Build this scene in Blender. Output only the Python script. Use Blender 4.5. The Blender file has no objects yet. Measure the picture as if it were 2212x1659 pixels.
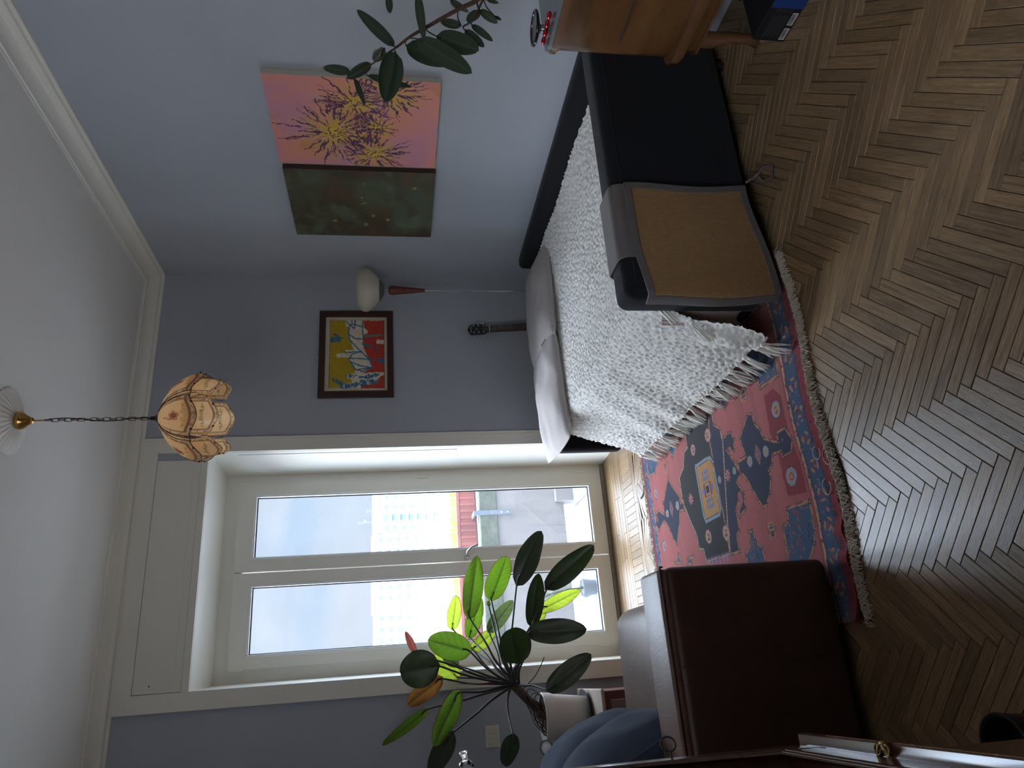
"""Sleeping room with a balcony door, seen by a phone held on its side (picture-left is up)."""
PI = 3.14159265
EXPOSURE = 0.0
SKY_H = (.78, .90, 1.0, 1); SKY_MID = [(.10, (.62, .80, 1.0, 1)), (.35, (.55, .74, 1.0, 1))]; SKY_Z = (.70, .82, 1.0, 1)
SKY_CLOUD = (.92, .96, 1.0, 1)
SKY_LOW = 0.80; SKY_HIGH = 25.0
SUN_E = 5.5; SUN_A = 55; SUN_D = (0.407, -0.765, -0.500)
BULB_GLOW = 4.0; BULB_W = 2.6
AREAS = [((-2.03,.47,1.35),(-PI/2,0,0),1.40,2.72,0,(1,1,1)), ((-3.77,-4.55,2.085),(0,-PI/2,0),1.33,1.6,30,(1,.985,.96))]
import bpy, bmesh, math, random
import numpy as np
from mathutils import Vector, Matrix

PI = math.pi
sc = bpy.context.scene
COL = sc.collection
random.seed(7)

# ------------------------------------------------------------------ camera
cam = bpy.data.cameras.new('camera')
cam.sensor_fit = 'HORIZONTAL'
cam.sensor_width = 36.0
cam.lens = 25.553
cam.clip_start = 0.05
cam.clip_end = 2000
camo = bpy.data.objects.new('camera', cam)
COL.objects.link(camo)
# the photograph was taken with the phone turned on its side: picture-right is down in the room
_R = Vector((0.92493405, -0.37993445, -0.0121164))
_U = Vector((0.07264502, 0.14538441, 0.98670465))
_F = Vector((0.37312156, 0.91351693, -0.16207133))
m3 = Matrix((-_U, _R, -_F)).transposed()
camo.matrix_world = Matrix.Translation((-2.7899, -4.7178, 1.55)) @ m3.to_4x4()
sc.camera = camo

# ------------------------------------------------------------------ sky, exposure
sc.view_settings.view_transform = 'Standard'
sc.view_settings.look = 'None'
sc.view_settings.gamma = 1.0
sc.view_settings.use_curve_mapping = False
sc.view_settings.exposure = EXPOSURE
w = bpy.data.worlds.new('sky')
sc.world = w
w.use_nodes = True
nt = w.node_tree
nt.nodes.clear()
def N(nt, t, **k):
    n = nt.nodes.new(t)
    for a, v in k.items():
        if a == 'ins':
            for i, x in v.items(): n.inputs[i].default_value = x
        else: setattr(n, a, v)
    return n
def LK(nt, a, ao, b, bi): nt.links.new(a.outputs[ao], b.inputs[bi])
tc = N(nt, 'ShaderNodeTexCoord')
sx = N(nt, 'ShaderNodeSeparateXYZ'); LK(nt, tc, 'Generated', sx, 0)
rampz = N(nt, 'ShaderNodeValToRGB')          # overcast sky: brighter towards the zenith
rampz.color_ramp.elements[0].position = 0.0; rampz.color_ramp.elements[0].color = SKY_H
rampz.color_ramp.elements[1].position = 1.0; rampz.color_ramp.elements[1].color = SKY_Z
for p, c in SKY_MID:
    e = rampz.color_ramp.elements.new(p); e.color = c
LK(nt, sx, 2, rampz, 0)
mp = N(nt, 'ShaderNodeMapping'); mp.inputs['Scale'].default_value = (1, 1, 2.6); LK(nt, tc, 'Generated', mp, 0)
nz = N(nt, 'ShaderNodeTexNoise', ins={'Scale': 5.0, 'Detail': 4.0, 'Roughness': .5}); LK(nt, mp, 0, nz, 0)
cr = N(nt, 'ShaderNodeMapRange', ins={1: .36, 2: .66, 3: 0.0, 4: 1.0}); LK(nt, nz, 0, cr, 0)
mixc = N(nt, 'ShaderNodeMix', data_type='RGBA', blend_type='MIX')
mixc.inputs[7].default_value = SKY_CLOUD
LK(nt, rampz, 0, mixc, 6)
mm = N(nt, 'ShaderNodeMath', operation='MULTIPLY', ins={1: .75}); LK(nt, cr, 0, mm, 0)
LK(nt, mm, 0, mixc, 0)
# below the horizon: plain grey-blue
bg = N(nt, 'ShaderNodeBackground')
LK(nt, mixc, 2, bg, 0)
# strength grows from the horizon to the zenith, as an overcast sky does
st = N(nt, 'ShaderNodeMapRange', ins={1: 0.17, 2: .52, 3: SKY_LOW, 4: SKY_HIGH}); st.interpolation_type = 'SMOOTHSTEP'
LK(nt, sx, 2, st, 0); LK(nt, st, 0, bg, 1)
wo = N(nt, 'ShaderNodeOutputWorld'); LK(nt, bg, 0, wo, 0)
w.cycles.sampling_method = 'MANUAL'; w.cycles.sample_map_resolution = 512

sun = bpy.data.lights.new('sun', 'SUN')      # the sun behind thin cloud: a broad soft source
sun.energy = SUN_E; sun.angle = math.radians(SUN_A); sun.color = (1, .97, .93)
so = bpy.data.objects.new('sun', sun); COL.objects.link(so)
so.rotation_euler = Vector(SUN_D).to_track_quat('-Z', 'Y').to_euler()
so.location = (0, 20, 30)
for _i, (loc, rot, sx_, sy_, e, colr) in enumerate(AREAS):
    a = bpy.data.lights.new('portal_and_fill', 'AREA'); a.shape = 'RECTANGLE'; a.size = sx_; a.size_y = sy_
    a.energy = e; a.color = colr
    if e == 0: a.energy = 1; a.cycles.is_portal = True      # only guides the sky's light through the opening
    ao = bpy.data.objects.new('portal_and_fill', a); COL.objects.link(ao)  # sky portal at the door; fill lamp added in the left wall
    ao.location = loc; ao.rotation_euler = rot
sc.cycles.max_bounces = 12
sc.cycles.diffuse_bounces = 8
sc.cycles.transparent_max_bounces = 16
sc.cycles.sample_clamp_indirect = 8
sc.cycles.caustics_reflective = False
sc.cycles.caustics_refractive = False

# ------------------------------------------------------------------ mesh helpers
class B:
    def __init__(s): s.v = []; s.f = []; s.c = None; s.uv = None
    def add(s, v, f):
        o = len(s.v); s.v += [tuple(p) for p in v]; s.f += [tuple(i + o for i in q) for q in f]; return s
    def box(s, lo, hi, rot=None, pivot=None):
        x0, y0, z0 = lo; x1, y1, z1 = hi
        v = [(x0,y0,z0),(x1,y0,z0),(x1,y1,z0),(x0,y1,z0),(x0,y0,z1),(x1,y0,z1),(x1,y1,z1),(x0,y1,z1)]
        if rot is not None:
            pv = Vector(pivot if pivot else ((x0+x1)/2,(y0+y1)/2,(z0+z1)/2)); M = rot.to_matrix() if hasattr(rot,'to_matrix') else rot
            v = [tuple(M @ (Vector(p)-pv) + pv) for p in v]
        return s.add(v, [(0,3,2,1),(4,5,6,7),(0,1,5,4),(1,2,6,5),(2,3,7,6),(3,0,4,7)])
    def rbox(s, lo, hi, r, seg=3, rot=None, pivot=None, taper=None):
        bm = bmesh.new(); bmesh.ops.create_cube(bm, size=1)
        L = Vector(lo); H = Vector(hi); c = (L+H)/2; d = H-L
        for q in bm.verts: q.co = Vector((q.co.x*d.x, q.co.y*d.y, q.co.z*d.z))
        r = min(r, min(d)*.49)
        bmesh.ops.bevel(bm, geom=bm.edges[:], offset=r, segments=seg, profile=.5, affect='EDGES')
        bm.verts.ensure_lookup_table()
        v = [q.co + c for q in bm.verts]
        if rot is not None:
            pv = Vector(pivot) if pivot else c
            M = rot.to_matrix() if hasattr(rot, 'to_matrix') else rot
            v = [M @ (p-pv) + pv for p in v]
        f = [[q.index for q in fc.verts] for fc in bm.faces]
        bm.free(); return s.add(v, f)
    def lathe(s, prof, c=(0,0,0), seg=24, ax=None, cap=True):
        c = Vector(c); M = Matrix.Identity(3)
        if ax is not None: M = Vector((0,0,1)).rotation_difference(Vector(ax).normalized()).to_matrix()
        v = []; f = []; n = len(prof)
        for r, z in prof:
            for k in range(seg):
                a = 2*PI*k/seg; v.append(M @ Vector((r*math.cos(a), r*math.sin(a), z)) + c)
        for i in range(n-1):
            for k in range(seg):
                k2 = (k+1) % seg; f.append((i*seg+k, i*seg+k2, (i+1)*seg+k2, (i+1)*seg+k))
        if cap:
            if prof[0][0] > 1e-6: f.append(tuple(range(seg-1, -1, -1)))
            if prof[-1][0] > 1e-6: f.append(tuple((n-1)*seg+k for k in range(seg)))
        return s.add(v, f)
    def tube(s, pts, rad, seg=8, closed=False, cap=True):
        P = [Vector(p) for p in pts]; n = len(P)
        if not hasattr(rad, '__len__'): rad = [rad]*n
        v = []; f = []; up = None
        for i in range(n):
            a = P[i-1] if (i > 0 or closed) else P[i]; b = P[(i+1) % n] if (i < n-1 or closed) else P[i]
            t = (b-a).normalized() if (b-a).length > 1e-9 else Vector((0,0,1))
            if up is None:
                up = t.orthogonal().normalized()
            else:
                up = (up - t*up.dot(t)); up = up.normalized() if up.length > 1e-6 else t.orthogonal().normalized()
            sd = t.cross(up)
            for k in range(seg):
                an = 2*PI*k/seg; v.append(P[i] + (up*math.cos(an)+sd*math.sin(an))*rad[i])
        m = n if closed else n-1
        for i in range(m):
            j = (i+1) % n
            for k in range(seg):
                k2 = (k+1) % seg; f.append((i*seg+k, i*seg+k2, j*seg+k2, j*seg+k))
        if cap and not closed:
            f.append(tuple(range(seg-1, -1, -1))); f.append(tuple((n-1)*seg+k for k in range(seg)))
        return s.add(v, f)
    def grid(s, fn, nu, nv, closeu=False):
        v = [fn(i/nu, j/nv) for j in range(nv+1) for i in range(nu + (0 if closeu else 1))]
        w_ = nu if closeu else nu+1; f = []
        for j in range(nv):
            for i in range(nu):
                i2 = (i+1) % w_ if closeu else i+1
                f.append((j*w_+i, j*w_+i2, (j+1)*w_+i2, (j+1)*w_+i))
        return s.add(v, f)
    def prism(s, poly, fn, t0, t1):
        """poly: 2-D outline; fn(a,b,t) -> 3-D point"""
        n = len(poly)
        v = [fn(a, b, t0) for a, b in poly] + [fn(a, b, t1) for a, b in poly]
        f = [tuple(range(n-1, -1, -1)), tuple(range(n, 2*n))] + [(i, (i+1) % n, n+(i+1) % n, n+i) for i in range(n)]
        return s.add(v, f)

WO = {}                                       # world offset of every object built here
def base_of(v):
    a = np.array(v, float); lo = a.min(0); hi = a.max(0)
    return Vector(((lo[0]+hi[0])/2, (lo[1]+hi[1])/2, lo[2]))
def obj(name, b, m, parent=None, smooth=False, kind=None, colors=None, uv=None, autos=None):
    me = bpy.data.meshes.new(name)
    off = WO[parent] if parent is not None else base_of(b.v)
    V = np.array(b.v, float) - np.array(off)
    me.from_pydata(V.tolist(), [], b.f)
    if colors is not None:
        at = me.color_attributes.new('Col', 'FLOAT_COLOR', 'POINT')
        c4 = np.ones((len(b.v), 4), np.float32); c4[:, :3] = colors
        at.data.foreach_set('color', c4.ravel())
    if uv is not None:
        ul = me.uv_layers.new(name='UVMap'); ul.data.foreach_set('uv', np.array(uv, np.float32).ravel())
    if smooth:
        me.polygons.foreach_set('use_smooth', [True]*len(me.polygons))
        if autos: me.set_sharp_from_angle(angle=math.radians(autos))
    me.materials.append(m)
    me.update()
    o = bpy.data.objects.new(name, me); COL.objects.link(o)
    if parent is not None:
        o.parent = parent; WO[o] = off
    else:
        o.location = off; WO[o] = off
    if kind: o['kind'] = kind
    return o
def thing(name, label, cat, loc, group=None):
    o = bpy.data.objects.new(name, None); COL.objects.link(o); o.location = loc; o.empty_display_size = .05
    WO[o] = Vector(loc); o['label'] = label; o['category'] = cat
    if group: o['group'] = group
    return o
def tag(o, label, cat, group=None, kind=None):
    o['label'] = label; o['category'] = cat
    if group: o['group'] = group
    if kind: o['kind'] = kind
    return o
def struct(name, b, m, parent=None, **k):
    return obj(name, b, m, parent, kind='structure' if parent is None else None, **k)
def inst(name, me, parent, loc, rotz=0, scale=None, mat4=None):
    o = bpy.data.objects.new(name, me); COL.objects.link(o); o.parent = parent
    if mat4 is not None: o.matrix_basis = mat4
    else:
        o.location = Vector(loc) - WO[parent]; o.rotation_euler = (0, 0, rotz)
        if scale: o.scale = scale
    return o

# ------------------------------------------------------------------ materials
MATS = {}
def lin(c): return tuple(((x/12.92) if x <= .04045 else ((x+.055)/1.055)**2.4) for x in c)
def S(r, g, b): return lin((r/255, g/255, b/255))
def mat(name, col, rough=.5, spec=.5, metal=0, sheen=0, bump=None, var=None, attr=False, trans=None, emit=None, coat=0, attrmul=False, objrand=0, wave=None):
    """col linear rgb; bump=(scale, strength, stretch); var=(scale, amount, stretch)"""
    m = bpy.data.materials.new(name); m.use_nodes = True; MATS[name] = m
    t = m.node_tree; p = t.nodes['Principled BSDF']
    p.inputs['Base Color'].default_value = (*col, 1); p.inputs['Roughness'].default_value = rough
    p.inputs['Specular IOR Level'].default_value = spec; p.inputs['Metallic'].default_value = metal
    if sheen: p.inputs['Sheen Weight'].default_value = sheen; p.inputs['Sheen Roughness'].default_value = .5
    if coat: p.inputs['Coat Weight'].default_value = coat; p.inputs['Coat Roughness'].default_value = .1
    if emit: p.inputs['Emission Color'].default_value = (*emit[0], 1); p.inputs['Emission Strength'].default_value = emit[1]
    tcn = N(t, 'ShaderNodeTexCoord')
    src = None
    if attr:
        a = N(t, 'ShaderNodeAttribute', attribute_name='Col'); src = (a, 0)
        if attrmul:
            mx = N(t, 'ShaderNodeMix', data_type='RGBA', blend_type='MULTIPLY'); mx.inputs[0].default_value = 1
            mx.inputs[6].default_value = (*col, 1); LK(t, a, 0, mx, 7); asrc = (a, 0); src = (mx, 2)
    if var:
        mpn = N(t, 'ShaderNodeMapping'); mpn.inputs['Scale'].default_value = var[2] if len(var) > 2 else (1,1,1)
        LK(t, tcn, 'Object', mpn, 0)
        nn = N(t, 'ShaderNodeTexNoise', ins={'Scale': var[0], 'Detail': 5.0, 'Roughness': .6}); LK(t, mpn, 0, nn, 0)
        mr = N(t, 'ShaderNodeMapRange', ins={1: .25, 2: .75, 3: 1-var[1], 4: 1+var[1]}); LK(t, nn, 0, mr, 0)
        mx = N(t, 'ShaderNodeMix', data_type='RGBA', blend_type='MULTIPLY'); mx.inputs[0].default_value = 1
        mx.inputs[6].default_value = (*col, 1)
        if src: LK(t, src[0], src[1], mx, 6)
        LK(t, mr, 0, mx, 7); src = (mx, 2)
    if objrand:
        oi = N(t, 'ShaderNodeObjectInfo')
        mr = N(t, 'ShaderNodeMapRange', ins={1: 0, 2: 1, 3: 1-objrand, 4: 1+objrand}); LK(t, oi, 'Random', mr, 0)
        mx = N(t, 'ShaderNodeMix', data_type='RGBA', blend_type='MULTIPLY'); mx.inputs[0].default_value = 1
        mx.inputs[6].default_value = (*col, 1)
        if src: LK(t, src[0], src[1], mx, 6)
        LK(t, mr, 0, mx, 7); src = (mx, 2)
    if src: LK(t, src[0], src[1], p, 'Base Color')
    if bump:
        mpn = N(t, 'ShaderNodeMapping'); mpn.inputs['Scale'].default_value = bump[2] if len(bump) > 2 else (1,1,1)
        LK(t, tcn, 'Object', mpn, 0)
        nn = N(t, 'ShaderNodeTexNoise', ins={'Scale': bump[0], 'Detail': 4.0, 'Roughness': .6}); LK(t, mpn, 0, nn, 0)
        bn = N(t, 'ShaderNodeBump', ins={'Strength': bump[1], 'Distance': .01 if len(bump) < 4 else bump[3]}); LK(t, nn, 0, bn, 'Height'); LK(t, bn, 0, p, 'Normal')
    if wave:
        wv = N(t, 'ShaderNodeTexWave', wave_type='BANDS', bands_direction=wave[2], ins={'Scale': wave[0], 'Distortion': .6, 'Detail': 1.0, 'Detail Scale': 3.0})
        LK(t, tcn, 'Object', wv, 0)
        bn = N(t, 'ShaderNodeBump', ins={'Strength': wave[1], 'Distance': .004}); LK(t, wv, 1, bn, 'Height'); LK(t, bn, 0, p, 'Normal')
        if len(wave) > 3:
            mr = N(t, 'ShaderNodeMapRange', ins={1: 0, 2: 1, 3: 1-wave[3], 4: 1+wave[3]}); LK(t, wv, 1, mr, 0)
            mx = N(t, 'ShaderNodeMix', data_type='RGBA', blend_type='MULTIPLY'); mx.inputs[0].default_value = 1
            mx.inputs[6].default_value = (*col, 1)
            if src: LK(t, src[0], src[1], mx, 6)
            LK(t, mr, 0, mx, 7); LK(t, mx, 2, p, 'Base Color')
    if trans:                                   # thin translucent sheet (leaf, glass shade)
        out = t.nodes['Material Output']
        tr = N(t, 'ShaderNodeBsdfTranslucent'); tr.inputs[0].default_value = (*trans[1], 1)
        if src and trans[2:]:
            mt = N(t, 'ShaderNodeMix', data_type='RGBA', blend_type='MULTIPLY'); mt.inputs[0].default_value = 1
            LK(t, *(asrc if attrmul else src), mt, 6); mt.inputs[7].default_value = (*trans[1], 1); LK(t, mt, 2, tr, 0)
        ms = N(t, 'ShaderNodeMixShader'); ms.inputs[0].default_value = trans[0]
        LK(t, p, 0, ms, 1); LK(t, tr, 0, ms, 2); LK(t, ms, 0, out, 0)
    return m
def glassmat(name, tint=(1,1,1), dust=0.0, gloss=.08, rough=0.02, dustcol=(.8,.85,1)):
    m = bpy.data.materials.new(name); m.use_nodes = True; t = m.node_tree; t.nodes.clear()
    tr = N(t, 'ShaderNodeBsdfTransparent'); tr.inputs[0].default_value = (*tint, 1)
    gl = N(t, 'ShaderNodeBsdfGlossy'); gl.inputs['Roughness'].default_value = rough
    lw = N(t, 'ShaderNodeLayerWeight'); lw.inputs[0].default_value = .5          # Schlick reflectance of a thin pane
    pw = N(t, 'ShaderNodeMath', operation='POWER', ins={1: 5.0}); LK(t, lw, 'Facing', pw, 0)
    fr = N(t, 'ShaderNodeMath', operation='MULTIPLY_ADD', ins={1: .96, 2: .03}); LK(t, pw, 0, fr, 0)
    ms = N(t, 'ShaderNodeMixShader'); LK(t, fr, 0, ms, 0); LK(t, tr, 0, ms, 1); LK(t, gl, 0, ms, 2)
    out = N(t, 'ShaderNodeOutputMaterial'); last = ms
    if dust:                                    # fine dust and smears that scatter the daylight
        tl = N(t, 'ShaderNodeBsdfTranslucent'); tl.inputs[0].default_value = (*dustcol, 1)
        m2 = N(t, 'ShaderNodeMixShader')
        tcn = N(t, 'ShaderNodeTexCoord'); nn = N(t, 'ShaderNodeTexNoise', ins={'Scale': 3.0, 'Detail': 6.0})
        LK(t, tcn, 'Object', nn, 0)
        mr = N(t, 'ShaderNodeMapRange', ins={1: .3, 2: .7, 3: dust*.7, 4: dust*1.3}); LK(t, nn, 0, mr, 0)
        LK(t, mr, 0, m2, 0); LK(t, ms, 0, m2, 1); LK(t, tl, 0, m2, 2); last = m2
    LK(t, last, 0, out, 0)
    return m

def paint_poly(P, poly):
    """mask of points P (n,2) inside poly"""
    poly = np.array(poly); n = len(poly); ins = np.zeros(len(P), bool); j = n-1
    x, y = P[:, 0], P[:, 1]
    for i in range(n):
        xi, yi = poly[i]; xj, yj = poly[j]
        c = ((yi > y) != (yj > y)) & (x < (xj-xi)*(y-yi)/((yj-yi) if abs(yj-yi) > 1e-12 else 1e-12) + xi)
        ins ^= c; j = i
    return ins
def dist_line(P, pts, closed=False):
    d = np.full(len(P), 1e9); pts = [np.array(p, float) for p in pts]
    n = len(pts)
    for i in range(n if closed else n-1):
        a = pts[i]; b = pts[(i+1) % n]; ab = b-a
        t = np.clip(((P-a) @ ab)/max(ab @ ab, 1e-12), 0, 1)
        q = a + t[:, None]*ab
        d = np.minimum(d, np.hypot(*(P-q).T))
    return d
_rng = np.random.RandomState(5)
_tab = _rng.rand(256, 256)
def vnoise(x, y):
    """value noise"""
    xi = np.floor(x).astype(int); yi = np.floor(y).astype(int); fx = x-xi; fy = y-yi
    fx = fx*fx*(3-2*fx); fy = fy*fy*(3-2*fy)
    a = _tab[xi % 256, yi % 256]; b = _tab[(xi+1) % 256, yi % 256]; c = _tab[xi % 256, (yi+1) % 256]; d = _tab[(xi+1) % 256, (yi+1) % 256]
    return a*(1-fx)*(1-fy)+b*fx*(1-fy)+c*(1-fx)*fy+d*fx*fy
def fbm(x, y, o=4): return sum(vnoise(x*2**i+17*i, y*2**i+9*i)/2**(i+1) for i in range(o))
PHILO=[[[-2.441,-0.283,1.126],[-2.127,-0.474,1.079],0.127,1,0.5],[[-2.356,-0.341,0.997],[-2.142,-0.498,0.913],0.141,1,0.4],[[-2.306,-0.601,0.879],[-2.057,-0.78,0.753],0.144,0,0.35],[[-2.353,-0.717,0.732],[-2.167,-0.89,0.495],0.131,0,0.35],[[-2.534,-0.575,0.807],[-2.271,-0.689,0.771],0.107,0,0.4],[[-2.439,-0.357,0.712],[-2.343,-0.385,0.468],0.087,2,0.3],[[-2.512,-0.271,0.724],[-2.412,-0.321,0.672],0.055,2,0.3],[[-2.577,-0.714,0.852],[-2.586,-0.817,0.563],0.137,0,0.35],[[-2.72,-0.752,0.924],[-2.556,-0.813,0.962],0.186,0,0.25],[[-2.864,-0.72,0.775],[-2.709,-0.822,0.556],0.119,0,0.35],[[-2.639,-0.472,1.151],[-2.566,-0.462,1.374],0.153,1,0.25],[[-2.705,-0.577,1.331],[-2.722,-0.535,1.53],0.201,0,0.3],[[-2.768,-0.192,1.196],[-2.643,-0.162,1.345],0.118,2,0.3],[[-2.768,-0.283,1.3],[-2.893,-0.176,1.489],0.11,3,0.3],[[-2.845,-0.539,1.224],[-3.098,-0.412,1.356],0.118,1,0.35],[[-2.919,-0.263,1.374],[-3.088,-0.148,1.631],0.067,1,0.5],[[-2.492,-0.083,1.212],[-2.307,-0.163,1.184],0.087,2,0.3],[[-2.546,-0.079,1.11],[-2.323,-0.182,1.043],0.101,1,0.3],[[-2.527,-0.215,1.006],[-2.365,-0.253,0.855],0.099,4,0.3],[[-2.619,-0.106,1.097],[-2.527,-0.168,0.961],0.091,2,0.3],[[-2.628,-0.261,1.439],[-2.504,-0.302,1.494],0.045,5,0.5],[[-3.042,-0.452,1.261],[-3.233,-0.352,1.382],0.123,0,0.35],[[-3.063,-0.659,0.967],[-3.208,-0.593,1.006],0.104,0,0.35],[[-2.39,-0.271,1.004],[-2.362,-0.282,1.006],0.025,1,0.1],[[-2.706,-0.217,1.195],[-2.64,-0.229,1.284],0.067,4,0.3]]
CROWN=[-2.831,-0.436,0.912]
TRUNKPX=[[-3.019,-0.307,0.709],[-2.974,-0.338,0.764],[-2.913,-0.373,0.83],[-2.826,-0.437,0.917]]
SPIKE=[[-2.807,-0.438,0.952],[-2.811,-0.391,1.085],[-2.8,-0.335,1.24]]
RUBBER=[[[-0.494,-2.573,1.527],[-0.325,-2.584,1.67],0.049],[[-0.285,-2.622,1.547],[-0.348,-2.597,1.543],0.028],[[-0.374,-2.714,1.439],[-0.562,-2.674,1.417],0.036],[[-0.525,-2.664,1.372],[-0.612,-2.689,1.216],0.087],[[-0.46,-2.551,1.482],[-0.524,-2.535,1.301],0.091],[[-0.555,-2.672,1.444],[-0.735,-2.698,1.25],0.081],[[-0.594,-2.642,1.524],[-0.823,-2.629,1.565],0.09],[[-0.513,-2.58,1.564],[-0.538,-2.54,1.609],0.045],[[-0.55,-2.487,1.699],[-0.501,-2.455,1.806],0.04],[[-0.564,-2.55,1.616],[-0.609,-2.515,1.71],0.043],[[-0.597,-2.503,1.68],[-0.711,-2.485,1.642],0.023],[[-0.559,-2.484,1.633],[-0.599,-2.476,1.461],0.028],[[-0.412,-2.619,1.269],[-0.383,-2.606,1.347],0.034],[[-0.406,-2.688,1.203],[-0.459,-2.679,1.252],0.039],[[-0.387,-2.675,1.199],[-0.439,-2.666,1.131],0.032],[[-0.453,-2.663,1.233],[-0.535,-2.666,1.156],0.029],[[-0.487,-2.667,1.261],[-0.569,-2.667,1.191],0.035],[[-0.315,-2.652,1.308],[-0.358,-2.636,1.237],0.023],[[-0.327,-2.672,1.165],[-0.341,-2.674,1.122],0.015],[[-0.38,-2.645,1.136],[-0.387,-2.636,1.109],0.013]]
RSTEM=[[-0.367,-2.703,1.21],[-0.396,-2.678,1.284],[-0.452,-2.633,1.409],[-0.482,-2.609,1.472],[-0.513,-2.588,1.52],[-0.546,-2.564,1.579],[-0.583,-2.538,1.642]]
RTWIG=[[-0.365,-2.707,1.188],[-0.443,-2.68,1.227],[-0.466,-2.663,1.267]]
RPET=[[[-0.45,-2.637,1.391],[-0.525,-2.664,1.372]],[[-0.477,-2.616,1.444],[-0.555,-2.672,1.444]],[[-0.513,-2.588,1.52],[-0.494,-2.573,1.527]],[[-0.516,-2.587,1.52],[-0.594,-2.642,1.524]],[[-0.483,-2.608,1.475],[-0.46,-2.551,1.482]],[[-0.546,-2.564,1.579],[-0.513,-2.58,1.564]]]
RUGPOL=[['crim',[[-1.775,-2.063],[-1.772,-2.145],[-1.827,-2.197],[-1.946,-2.195],[-2.096,-2.216],[-2.225,-2.212],[-2.208,-2.08],[-2.129,-2.074],[-2.046,-2.077],[-1.94,-2.054]]],['black',[[-1.644,-1.207],[-1.649,-1.558],[-1.728,-1.554],[-1.763,-1.611],[-1.83,-1.617],[-1.98,-1.574],[-2.204,-1.509],[-2.294,-1.492],[-2.334,-1.48],[-2.327,-1.201],[-2.261,-1.191],[-2.255,-1.141],[-2.179,-1.134],[-2.084,-1.077],[-1.974,-1.023],[-1.848,-1.033],[-1.814,-1.109],[-1.741,-1.149],[-1.731,-1.205]]],['navy',[[-1.65,-1.526],[-1.649,-1.558],[-1.728,-1.554],[-1.763,-1.611],[-1.818,-1.627],[-1.812,-1.682],[-1.819,-1.712],[-1.858,-1.733],[-1.904,-1.713],[-1.908,-1.662],[-1.882,-1.64],[-1.949,-1.688],[-2.018,-1.732],[-2.046,-1.678],[-2.104,-1.725],[-2.174,-1.715],[-2.195,-1.644],[-2.126,-1.664],[-2.161,-1.616],[-2.253,-1.618],[-2.264,-1.581],[-2.339,-1.581],[-2.334,-1.48],[-2.18,-1.485],[-1.903,-1.477],[-1.781,-1.481]]],['navy',[[-1.795,-1.896],[-1.809,-1.935],[-1.858,-1.943],[-1.892,-1.975],[-1.938,-1.992],[-1.961,-2.036],[-1.99,-2.101],[-1.948,-2.102],[-1.949,-2.169],[-2.008,-2.207],[-2.052,-2.177],[-2.052,-2.108],[-2.025,-2.103],[-2.021,-2.036],[-2.057,-2.012],[-2.073,-1.978],[-2.104,-1.982],[-2.16,-1.949],[-2.2,-1.905],[-2.2,-1.868],[-2.159,-1.839],[-2.106,-1.805],[-2.054,-1.778],[-2.007,-1.726],[-1.965,-1.724],[-1.962,-1.808],[-1.901,-1.794],[-1.87,-1.786],[-1.842,-1.83]]],['navy',[[-1.804,-0.868],[-1.868,-0.913],[-1.944,-0.99],[-1.983,-0.989],[-1.977,-1.036],[-2.025,-1.03],[-2.016,-0.966],[-2.075,-0.932],[-2.181,-0.853],[-2.14,-0.808],[-2.09,-0.782],[-2.035,-0.739],[-2.018,-0.712],[-2.056,-0.608],[-2.011,-0.564],[-1.951,-0.591],[-1.945,-0.648],[-1.986,-0.727],[-1.919,-0.74],[-1.873,-0.795]]],['gold',[[-1.85,-1.266],[-1.856,-1.448],[-1.892,-1.476],[-2.114,-1.468],[-2.142,-1.444],[-2.141,-1.277],[-2.103,-1.262],[-1.873,-1.263]]],['blue',[[-1.537,-1.989],[-1.617,-2.212],[-1.738,-2.202],[-1.732,-2.045],[-1.687,-2.037],[-1.686,-1.979]]],['blue',[[-1.473,-1.739],[-1.547,-1.837],[-1.58,-1.806],[-1.619,-1.767],[-1.694,-1.7],[-1.679,-1.672],[-1.607,-1.632],[-1.584,-1.678],[-1.535,-1.664]]],['blue',[[-2.251,-2.054],[-2.26,-2.212],[-2.375,-2.205],[-2.413,-2.189],[-2.473,-2.126],[-2.452,-1.983],[-2.311,-1.995],[-2.304,-2.039]]],['blue',[[-2.274,-1.701],[-2.277,-1.74],[-2.326,-1.747],[-2.359,-1.789],[-2.423,-1.798],[-2.407,-1.633],[-2.363,-1.632],[-2.326,-1.698]]],['blue',[[-1.557,-0.527],[-1.586,-0.764],[-1.684,-0.739],[-1.724,-0.684],[-1.716,-0.565]]],['blue',[[-1.536,-0.894],[-1.58,-1.074],[-1.622,-1.024],[-1.69,-1.057],[-1.719,-0.98],[-1.639,-0.933],[-1.598,-0.918]]],['blue',[[-2.269,-0.783],[-2.23,-0.848],[-2.282,-0.87]]],['blue',[[-2.3,-0.952],[-2.277,-0.977],[-2.274,-1.057],[-2.309,-1.013]]],['red',[[-2.09,-1.669],[-2.089,-1.701],[-2.136,-1.706],[-2.164,-1.668],[-2.15,-1.648]]],['red',[[-1.872,-1.655],[-1.875,-1.682],[-1.91,-1.7],[-1.911,-1.672]]]]
RUGSQ=[[[-1.701,-1.897],0.031,0],[[-1.861,-2.136],0.031,1],[[-2.141,-2.134],0.033,1],[[-2.305,-1.903],0.03,0],[[-1.738,-0.855],0.025,0],[[-1.844,-0.639],0.025,1],[[-2.152,-0.653],0.026,1],[[-2.216,-1.276],0.03,2],[[-2.235,-1.478],0.032,2],[[-1.751,-1.469],0.03,2],[[-1.764,-1.269],0.025,2]]
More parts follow.
